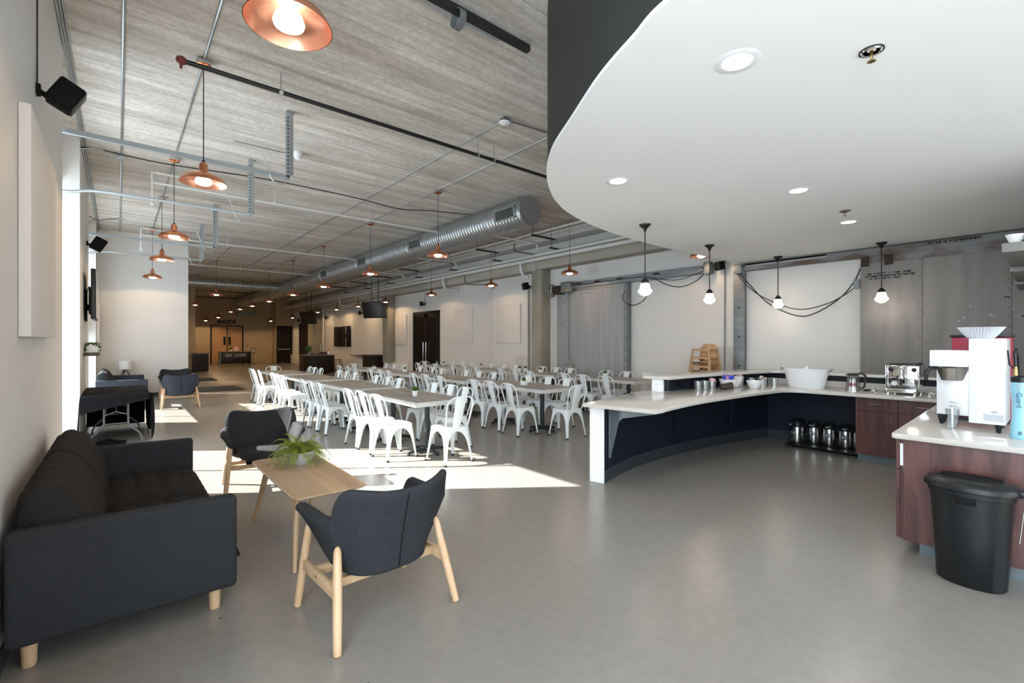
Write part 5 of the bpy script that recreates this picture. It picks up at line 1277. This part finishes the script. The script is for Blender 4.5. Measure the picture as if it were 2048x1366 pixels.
# strut frames reaching from the window wall
def strut_frame(y, z, x1, xh, zt, label, bent=False):
    t = thing('strut_frame', label, 'strut frame', (0, y, 0), group='zinc strut frames off the window wall')
    m = MB()
    if bent: m.tube(smooth_poly([(XW, 0, z - .05), (XW + .15, 0, z - .035), (XW + .3, 0, z + .01), (XW + .5, 0, z + .03)], 4) + [(x1, 0, z + .03)], .022, 8)
    else: m.box(XW, x1, -.021, .021, z - .012, z + .03); m.box(XW, x1, -.017, .017, z - .02, z - .012)
    m.obj('arm', 'strut', t, not bent is False and True)
    m = MB(); m.box(xh - .021, xh + .021, -.021, .021, z, ZC)
    m.obj('hanger_leg', 'strut', t, False)
    m = MB(); m.box(xh + .025, xh + .065, -.015, .03, z + .05, ZC); m.box(xh - .01, xh + .08, -.05, .05, ZC - .008, ZC); m.obj('perforated_angle', 'galv', t, False)
    m = MB()
    n = int((ZC - z - .1) / .05)
    for k in range(n): m.box(xh - .0225, xh - .0215, -.006, .006, z + .06 + k * .05, z + .085 + k * .05); m.box(xh - .006, xh + .006, -.0225, -.0215, z + .06 + k * .05, z + .085 + k * .05)
    m.obj('slots', 'blacksoft', t, False)
    m = MB(); m.tube(smooth_poly([(x1 - .35, -.03, z + .30), (x1 - .28, -.03, z + .12), (x1 - .2, -.03, z - .08), (x1 - .08, -.03, z - .10), (x1 - .02, -.03, z + .02)], 4), .005, 6); m.obj('tail_wire', 'galv', t)
strut_frame(6.45, 3.64, 1.69, 1.67, ZC, 'zinc strut frame with perforated hanger over the near window')
strut_frame(8.55, 3.57, 1.66, 1.64, ZC, 'zinc strut frame with a curved end at the window pier', True)
strut_frame(11.85, 3.56, 1.62, 1.59, ZC, 'zinc strut frame above the pier speaker')
strut_frame(14.1, 3.56, 1.62, 1.60, ZC, 'zinc strut frame just in front of the lounge wall', True)
t = thing('ceiling_strut', 'dark and zinc strut channels with a loop clamp by the bar fascia', 'strut', (0, 0, 0))
m = MB(); m.box(1.9, 3.12, 3.40, 3.46, 4.41, 4.47); m.obj('dark_channel', 'blackpipe', t, False)
m = MB(); m.box(1.85, 2.80, 3.465, 3.52, 4.42, 4.46); m.obj('zinc_channel', 'strut', t, False)
m = MB(); m.lathe([(.075, -.03), (.085, -.03), (.085, .03), (.075, .03)], seg=26, mx=T(2.28, 3.42, 4.36) @ Matrix.Rotation(PI / 2, 4, 'Y'), close=True); m.obj('loop_clamp', 'steelgrey', t)

# ================================================================ old sliding doors on the right wall
t = thing('sliding_door', 'grey sheet-metal sliding door panel beside the concrete column', 'sliding door', (0, 0, 0))
m = MB(); m.box(9.28, 9.44, 6.80, 9.03, .05, 2.86, .004); m.obj('panel', 'sliding', t)
m = MB(); m.box(9.285, 9.445, 6.70, 6.80, .05, 2.98); m.obj('edge_frame', 'steelgrey', t, False)
m = MB()
r = random.Random(4)
for k in range(26): 
    y_, z_ = (8.9 - r.random() * .2, 1.9 + r.random() * .85) if k < 13 else (6.85 + r.random() * 2.1, 2.76 + r.random() * .06)
    m.box(9.276, 9.28, y_, y_ + .018, z_, z_ + .018)
m.obj('rivets', 'blacksoft', t, False)
t = thing('sliding_door', 'large aged grey metal sliding door behind the espresso machine', 'sliding door', (0, 0, 0))
m = MB(); m.box(9.26, 9.44, -.44, 2.12, .05, 2.80, .004); m.obj('panel', 'sliding2', t)
m = MB()
for y_ in (.45 - .02, 1.35):
    m.box(9.256, 9.26, y_, y_ + .004, .1, 2.79)
    for k in range(20): m.box(9.255, 9.26, y_ + .02, y_ + .032, .3 + k * .13, .312 + k * .13)
m.box(9.255, 9.26, .45, .50, 2.13, 2.145); m.obj('seams', 'rust', t, False)
def print_marks(m, x, y0, y1, z0, h, seed):
    r = random.Random(seed); y = y0
    while y > y1:
        w = r.choice((.010, .016, .022)); m.box(x, x + .002, y - w, y, z0 + h * r.choice((0, .3, .55)), z0 + h); m.box(x, x + .002, y - w * .35, y, z0, z0 + h) if r.random() < .6 else None
        y -= w + (.030 if r.random() < .14 else .006)
m = MB()
print_marks(m, 9.257, 2.03, 1.46, 2.595, .030, 1); print_marks(m, 9.257, 2.05, 1.44, 2.555, .030, 2); print_marks(m, 9.257, 2.00, 1.60, 2.52, .024, 3)
m.obj('faded_stencil', 'blacksoft', t, False)
m = MB()
for (y_, z_, s_) in ((.83, 2.03, .016), (.63, 1.90, .022), (.60, 1.885, .012), (.42, 1.98, .015), (.90, 1.87, .02), (.95, 1.82, .018)): m.prism([(s_ * (1 + .25 * math.sin(q * 5 + y_ * 9)) * math.cos(q * PI / 4), .8 * s_ * (1 + .25 * math.cos(q * 3 + z_ * 7)) * math.sin(q * PI / 4)) for q in range(8)], -.002, .002, mx=T(9.258, y_, z_) @ Matrix.Rotation(-PI / 2, 4, 'Y'))
m.obj('tape_scraps', 'tape', t, False)
m = MB(); m.box(9.25, 9.26, .24, .37, 1.855, 1.885); m.obj('name_plate', 'whiteink', t, False)
m = MB(); m.box(9.249, 9.252, .245, .365, 1.858, 1.882); m.obj('plate_face', 'blacksoft', t, False); m = MB(); print_marks(m, 9.2465, .355, .262, 1.864, .012, 9); m.obj('plate_print', 'whiteink', t, False)
m = MB(); m.box(9.25, 9.27, 1.66, 1.72, 2.82, 2.9); m.prism([(-.12, 0), (.12, 0), (.03, .07), (-.03, .07)], -.006, .006, mx=T(9.25, 1.05, 2.805) @ RZ(-PI / 2) @ Matrix.Rotation(PI / 2, 4, 'X')); m.obj('hanger_plate', 'steelgrey', t, False)
# tracks
t = thing('door_track', 'grey steel door track with rust spots above the near sliding door', 'door track', (0, 0, 0))
m = MB(); m.box(9.22, 9.40, 4.62, 8.9, 2.945, 3.03); m.box(9.30, 9.44, 4.62, 8.9, 3.03, 3.12); m.obj('rail', 'steelgrey', t, False)
m = MB(); m.box(9.27, 9.35, 6.75, 8.7, 2.86, 2.945); m.obj('roller_bar', 'steelgrey', t, False)
for y_ in (4.75, 5.9, 6.9, 7.6, 8.2): m = MB(); m.box(9.20, 9.30, y_ - .05, y_ + .05, 3.03, 3.07, .005); m.obj('rail_clamp', 'rust', t)
m = MB(); m.box(9.16, 9.30, 4.60, 4.74, 2.90, 3.16, .01); m.obj('end_box', 'steelgrey', t)
t = thing('door_track', 'long rust-streaked steel track under the white bar ceiling', 'door track', (0, 0, 0))
m = MB(); m.box(9.22, 9.40, -.44, 4.1, 2.90, 2.965); m.box(9.26, 9.43, -.44, 2.6, 2.965, 3.03); m.obj('rail', 'rusty', t, False)
m = MB(); m.box(9.24, 9.30, -.44, 2.05, 2.79, 2.90); m.obj('roller_bar', 'rusty', t, False)
m = MB(); m.box(9.17, 9.34, 3.98, 4.14, 2.85, 3.03, .01); m.obj('end_box', 'steelgrey', t)
for y_ in (1.75, 2.05): m = MB(); m.box(9.20, 9.24, y_ - .05, y_ + .05, 2.74, 2.9, .004); m.obj('roller_bracket', 'rust', t)
m = MB(); print_marks(m, 9.257, 1.28, .72, 2.985, .026, 5); m.obj('faded_stencil', 'blacksoft', t, False)
t = thing('steel_post', 'vertical grey steel post carrying the track end', 'post', (0, 0, 0))
m = MB(); m.box(9.34, XR - .002, 4.0, 4.21, 0, 2.95, .004); m.obj('post_body', 'steelgrey', t)
for z_ in (1.05, 1.62, 2.2): m = MB(); m.lathe([(0, 0), (.02, 0), (.02, .004), (0, .004)], seg=12, mx=T(9.337, 4.1, z_) @ Matrix.Rotation(-PI / 2, 4, 'Y')); m.obj('bolt', 'rust', t)
t = thing('door_motor', 'rusty door motor with pulley by the concrete column', 'motor', (0, 0, 0))
m = MB(); m.lathe([(0, 0), (.09, .0), (.10, .03), (.10, .28), (.07, .32), (0, .33)], seg=24, mx=T(9.22, 8.78, 2.96) @ Matrix.Rotation(-PI / 2, 4, 'X')); m.box(9.14, 9.3, 8.75, 9.0, 2.82, 2.9); m.obj('motor_body', 'rust', t)
m = MB(); m.lathe([(.14, -.02), (.16, -.02), (.16, .02), (.14, .02)], seg=28, mx=T(9.2, 9.14, 2.95) @ Matrix.Rotation(-PI / 2, 4, 'X'), close=True); m.box(9.18, 9.22, 9.12, 9.16, 2.8, 3.1); m.obj('pulley', 'bucket', t)
m = MB(); m.box(9.10, 9.22, 9.05, 9.2, 2.76, 2.86); m.obj('gear_case', 'plasticgrey', t, False)
t = thing('control_box', 'grey electrical box with a long vertical conduit and hook', 'electrical box', (0, 0, 0))
m = MB(); m.box(9.06, 9.20, 8.36, 8.68, 2.84, 3.12, .008); m.obj('box_body', 'plasticgrey', t)
m = MB(); m.box(9.055, 9.06, 8.42, 8.50, 2.86, 2.92); m.obj('yellow_tag', 'brass', t, False)
m = MB(); m.tube([(9.2, 8.52, 2.84), (9.2, 8.52, 1.05)], .014, 8); m.lathe([(0, -.03), (.024, -.02), (.024, .02), (0, .03)], c=(9.2, 8.52, 2.66), seg=10); m.obj('conduit', 'steelgrey', t)
m = MB(); m.tube(smooth_poly([(9.2, 8.52, 1.05), (9.2, 8.50, .98), (9.2, 8.42, .92), (9.2, 8.40, .84), (9.2, 8.48, .78), (9.2, 8.58, .80)], 4), [.02] * 21, 8); m.tube([(9.2, 8.52, .93), (9.2, 8.66, .90)], .012); m.obj('hook', 'concrete', t)
pipe('control_cable', 'long black cable looping low between the post and the aged door', smooth_poly([(9.26, 4.12, 2.95), (9.26, 3.85, 2.6), (9.26, 3.5, 2.22), (9.26, 3.05, 1.99), (9.26, 2.75, 2.03), (9.26, 2.4, 2.26), (9.26, 2.2, 2.52), (9.26, 2.12, 2.72)], 6), .010, 'cord', 'cable')
pipe('control_cable', 'upper black cable looping between the post and the aged door', smooth_poly([(9.25, 4.16, 2.92), (9.25, 3.8, 2.5), (9.25, 3.4, 2.24), (9.25, 3.0, 2.10), (9.25, 2.6, 2.17), (9.25, 2.3, 2.33), (9.25, 2.12, 2.50)], 6), .008, 'cord', 'cable')
pipe('control_cable', 'black cable sagging under the near track end', smooth_poly([(9.2, 4.7, 2.98), (9.2, 4.9, 2.80), (9.2, 5.25, 2.70), (9.2, 5.6, 2.78), (9.2, 5.9, 2.94), (9.2, 6.15, 3.0)], 5), .010, 'cord', 'cable')
pipe('control_cable', 'second black cable sagging along the near track', smooth_poly([(9.2, 4.72, 3.0), (9.2, 5.3, 2.86), (9.2, 5.9, 2.94), (9.2, 6.3, 3.02), (9.2, 7.4, 3.02), (9.2, 8.4, 3.0)], 5), .008, 'cord', 'cable')
pipe('control_cable', 'black cable looping out from the sliding door edge', smooth_poly([(9.25, 6.72, 2.75), (9.22, 6.78, 2.6), (9.22, 6.7, 2.45), (9.22, 6.45, 2.38), (9.22, 6.2, 2.48), (9.22, 6.05, 2.66)], 5), .010, 'cord', 'cable')
m = MB(); m.box(9.2, 9.3, 2.12, 2.2, 2.40, 2.55); tag(m.obj('cable_box', 'steelgrey', smooth=False), 'small grey cable box on the edge of the aged door', 'junction box')

# high chairs, stacked
def high_chair(lab, dz, dxy):
    t = thing('high_chair', lab, 'high chair', (8.92 + dxy, 4.60 - dxy, dz), 0, 'stacked wooden high chairs')
    # faces -X
    H = .74
    for sx in (-1, 1):
        for sy in (-1, 1):
            m = MB(); a = Vector((sx * .24, sy * .25, 0)); b = Vector((sx * .17, sy * .165, H if sx < 0 else H + .02)); m.tube([a, b], [.018, .018], 8); m.obj('leg', 'rubberwood', t)
    for sy in (-1, 1):
        for b_ in ((-.18, .18, sy * .168 - .012, sy * .168 + .012, H - .05, H - .01), (-.20, .20, sy * .20 - .01, sy * .20 + .01, .42, .46)): m = MB(); m.box(*b_, .004); m.obj('side_rail', 'rubberwood', t)
    for b_ in ((-.185, -.16, -.17, .17, H - .05, H - .01), (-.205, -.185, -.21, .21, .36, .40), (-.225, -.205, -.22, .22, .16, .20)): m = MB(); m.box(*b_, .004); m.obj('front_rail', 'rubberwood', t)
    m = MB(); m.box(-.15, .15, -.17, .17, .46, .475, .003); m.obj('seat', 'rubberwood', t)
    m = MB(); m.prism([(-.15, -.12), (.15, -.12), (.16, .02), (.11, .09), (-.11, .09), (-.16, .02)], -.009, .009, mx=T(.175, 0, H) @ RZ(PI / 2) @ Matrix.Rotation(PI / 2, 4, 'X'), bev=.003); m.obj('backrest', 'rubberwood', t)
    m = MB(); m.tube([(-.1, -.12, .50), (.0, -.05, .56), (.03, .08, .50), (-.08, .12, .54)], .012, 6); m.obj('strap', 'blacksoft', t)
for k, nm in enumerate(('bottom', 'second lowest', 'middle', 'second highest', 'top')):
    high_chair('%s wooden high chair of the nested stack behind the bar' % nm, .163 * k, .003 * k)

# ================================================================ far end of the room
t = thing('reception_desk', 'dark reception counter on castors in front of the wooden doors', 'desk', (5.80, 34.6, 0))
m = MB(); m.box(-.85, .85, -.22, .22, .10, .84, .01); m.obj('body', 'black', t)
m = MB(); m.box(-.90, .90, -.27, .27, .84, .89, .006); m.box(-.90, -.84, -.27, .27, .06, .84); m.box(.84, .90, -.27, .27, .06, .84); m.obj('counter_top', 'plasticgrey', t)
m = MB(); m.box(-.60, .60, -.235, -.225, .55, .74); m.obj('banner', 'shelfgrey', t, False)
m = MB(); m.lathe([(0, 0), (.08, 0), (.08, .004), (0, .004)], seg=20, mx=T(-.14, -.236, .645) @ Matrix.Rotation(PI / 2, 4, 'X')); m.obj('banner_emblem', 'blacksoft', t)
text('KIDS', 'banner_text', .15, 'blacksoft', (.13, -.238, .64), (PI / 2, 0, 0), t, .002)
for sx in (-.8, .8):
    m = MB(); m.cyl((sx, -.02, .045), (sx, .02, .045), .045); m.obj('castor', 'black', t)
t = thing('desk_plant', 'small green plant in a cup on the reception counter', 'potted plant', (5.55, 34.6, .891))
m = MB(); m.lathe([(0, 0), (.05, 0), (.065, .11), (0, .11)], seg=16); m.obj('pot', 'porcelain', t)
m = MB()
for k in range(16): a = k * 2.4; m.tube([(0, 0, .10), (.06 * math.cos(a), .06 * math.sin(a), .18 + .04 * (k % 3)), (.12 * math.cos(a), .12 * math.sin(a), .2)], [.006, .014, .002], 5)
m.obj('leaves', 'leafdark', t)
t = thing('counter_sign', 'small round framed sign standing on the reception counter', 'sign', (5.85, 34.6, .891))
m = MB(); m.lathe([(0, 0), (.15, 0), (.15, .02), (0, .02)], seg=24, mx=T(0, 0, .16) @ Matrix.Rotation(PI / 2, 4, 'X')); m.obj('sign_disc', 'pink', t)
t = thing('sign_stand', 'thin black floor stand holding a framed notice', 'sign stand', (6.93, 35.0, 0))
m = MB(); m.lathe([(0, 0), (.17, 0), (.16, .015), (0, .02)], seg=24); m.cyl((0, 0, .015), (0, 0, .80), .014); m.obj('stand', 'black', t)
m = MB(); m.box(-.14, .14, -.012, .012, .78, 1.10, .004); m.obj('frame', 'black', t)
m = MB(); m.box(-.11, .11, -.016, -.012, .81, 1.07); m.obj('notice', 'greyink', t, False)
t = thing('dark_cabinet', 'dark cabinet with a small vase against the tan partition end', 'cabinet', (3.20, 28.35, 0))
m = MB(); m.box(-.32, .30, -.5, .42, .04, .91, .01); m.obj('body', 'black', t)
m = MB(); m.box(-.34, .32, -.52, .44, .91, .945, .004); m.obj('counter_top', 'shelfgrey', t)
m = MB(); m.box(-.30, -.02, -.505, -.50, .1, .85); m.box(.0, .28, -.505, -.50, .1, .85); m.obj('door', 'espressowood', t, False)
t = thing('table_vase', 'small dark vase on the cabinet by the tan partition', 'vase', (2.98, 28.1, .946)); m = MB(); m.lathe([(0, 0), (.04, 0), (.055, .07), (.02, .15), (.03, .19), (0, .19)], seg=16); m.obj('vase_body', 'copper', t)
t = thing('service_counter', 'dark brown service counter with flowers near the black stool', 'counter', (7.40, 23.35, 0))
m = MB(); m.box(-.62, .60, -.62, .80, .03, .86, .008); m.obj('body', 'espressowood', t)
m = MB(); m.box(-.64, .62, -.64, .82, .86, .895, .004); m.obj('counter_top', 'shelfgrey', t)
t = thing('flower_vase', 'green leafy bouquet in a glass on the service counter', 'plant', (6.95, 23.2, .896))
m = MB(); m.lathe([(0, 0), (.05, 0), (.06, .16), (0, .16)], seg=16); m.obj('vase_body', 'clear', t)
m = MB()
for k in range(34): 
    a = k * 2.4; rr_ = .05 + .15 * ((k * 7) % 10) / 10; zz = .28 + .2 * ((k * 3) % 7) / 7
    m.tube([(0, 0, .12), (rr_ * .6 * math.cos(a), rr_ * .6 * math.sin(a), zz * .8), (rr_ * math.cos(a), rr_ * math.sin(a), zz)], [.004, .022, .004], 5)
m.obj('leaves', 'leafdark', t)
for (x, y, w, h, lab) in ((7.18, 23.1, .22, .08, 'long dark wooden box on the service counter'), (7.55, 23.0, .16, .14, 'dark wooden crate on the service counter')):
    m = MB(); m.box(x - w, x + w, y - .1, y + .1, .896, .896 + h, .006); tag(m.obj('wooden_box', 'cabinet'), lab, 'box')
t = thing('glass_dispenser', 'pale jar with a dark lid on the service counter', 'jar', (7.78, 22.95, .896)); m = MB(); m.lathe([(0, 0), (.07, 0), (.09, .08), (.06, .16), (0, .16)], seg=18); m.obj('jar_body', 'porcelain', t); m = MB(); m.lathe([(0, .16), (.05, .16), (.035, .30), (0, .32)], seg=16); m.obj('lid', 'copper', t)
t = thing('bar_stool', 'black metal stool beside the dark service counter', 'stool', (8.32, 23.2, 0))
m = MB(); m.box(-.15, .15, -.15, .15, .63, .65, .01); m.obj('seat', 'black', t)
for sx in (-1, 1):
    for sy in (-1, 1): m = MB(); m.tube([(sx * .2, sy * .2, 0), (sx * .12, sy * .12, .64)], [.014, .02], 8); m.obj('leg', 'black', t)
m = MB(); m.tube([(-.17, -.17, .22), (.17, -.17, .22), (.17, .17, .22), (-.17, .17, .22)], .008, 6, closed=True); m.obj('foot_ring', 'black', t)
t = thing('podium_cabinet', 'dark square cabinet with pale top beside the far column', 'cabinet', (9.0, 20.55, 0))
m = MB(); m.box(-.32, .30, -.45, .45, .02, .90, .006); m.obj('body', 'espressowood', t)
m = MB(); m.box(-.36, .32, -.50, .50, .90, .925, .004); m.obj('counter_top', 'plasticgrey', t)
m = MB(); m.box(9.36, 9.40, 24.35, 25.44, 1.25, 2.36, .004); wp = tag(m.obj('wall_poster', 'blacksoft'), 'black wall board with broken white stripe, half nearer the bar', 'poster')
for z0_, z1_ in ((1.25, 1.72), (1.93, 2.36)): m = MB(); m.box(9.355, 9.361, 24.86, 24.90, z0_, z1_); m.obj('white_stripe', 'whiteink', wp, False)
m = MB(); m.box(9.36, 9.40, 25.52, 26.7, 1.25, 2.34, .004); tag(m.obj('wall_poster', 'blacksoft'), 'plain black wall board, half nearer the far door', 'poster')
m = MB(); m.box(9.2, XR, 21.9, 23.9, .80, .83); tag(m.obj('wall_ledge', 'darkwood', smooth=False), 'narrow dark ledge rail on the wall behind the stool', 'shelf')
for (y, lab, sz) in ((19.6, 'large black television hanging tilted in front of the second column', 1.0), (28.9, 'far black television hanging tilted by the last column', 1.0)):
    t = thing('hanging_television', lab, 'television', (8.62, y, 2.93), math.radians(112))
    R = Matrix.Rotation(math.radians(-12), 4, 'X')
    m = MB(); m.box(-.66, .66, -.03, .03, -.37, .37, .008, mx=R); m.obj('housing', 'black', t)
    m = MB(); m.box(-.63, .63, .0301, .034, -.34, .34, mx=R); m.obj('screen', 'screen', t, False)
    for s in (-.2, .2): m = MB(); m.cyl((s, -.05, 0), (s, -.05, ZC - 2.93), .014); m.obj('hanging_pole', 'blackpipe', t)
    m = MB(); m.box(-.22, .22, -.07, -.03, -.12, .12); m.obj('mount_plate', 'blackpipe', t, False)
m = MB(); m.box(9.36, XR, 19.86, 20.06, 2.05, 2.4); tag(m.obj('grab_rung', 'plasticgrey', smooth=False), 'small slotted grey unit on the far side of the second column', 'wall unit')
t = thing('projector_box', 'pale boxy unit hanging above the KIDS doors', 'air unit', (6.2, 33.2, 3.25)); m = MB(); m.box(-.55, .55, -.2, .2, -.12, .16, .02); m.obj('housing', 'plasticgrey', t)
for s in (-.5, .5): m = MB(); m.cyl((s, 0, .15), (s, 0, 1.25), .008); m.obj('hanger_rod', 'blackpipe', t)
m = MB(); m.box(6.72, 6.86, YF - .02, YF, 1.15, 1.27); tag(m.obj('wall_switch', 'plasticgrey', smooth=False), 'small wall plate beside the wooden doors', 'switch')
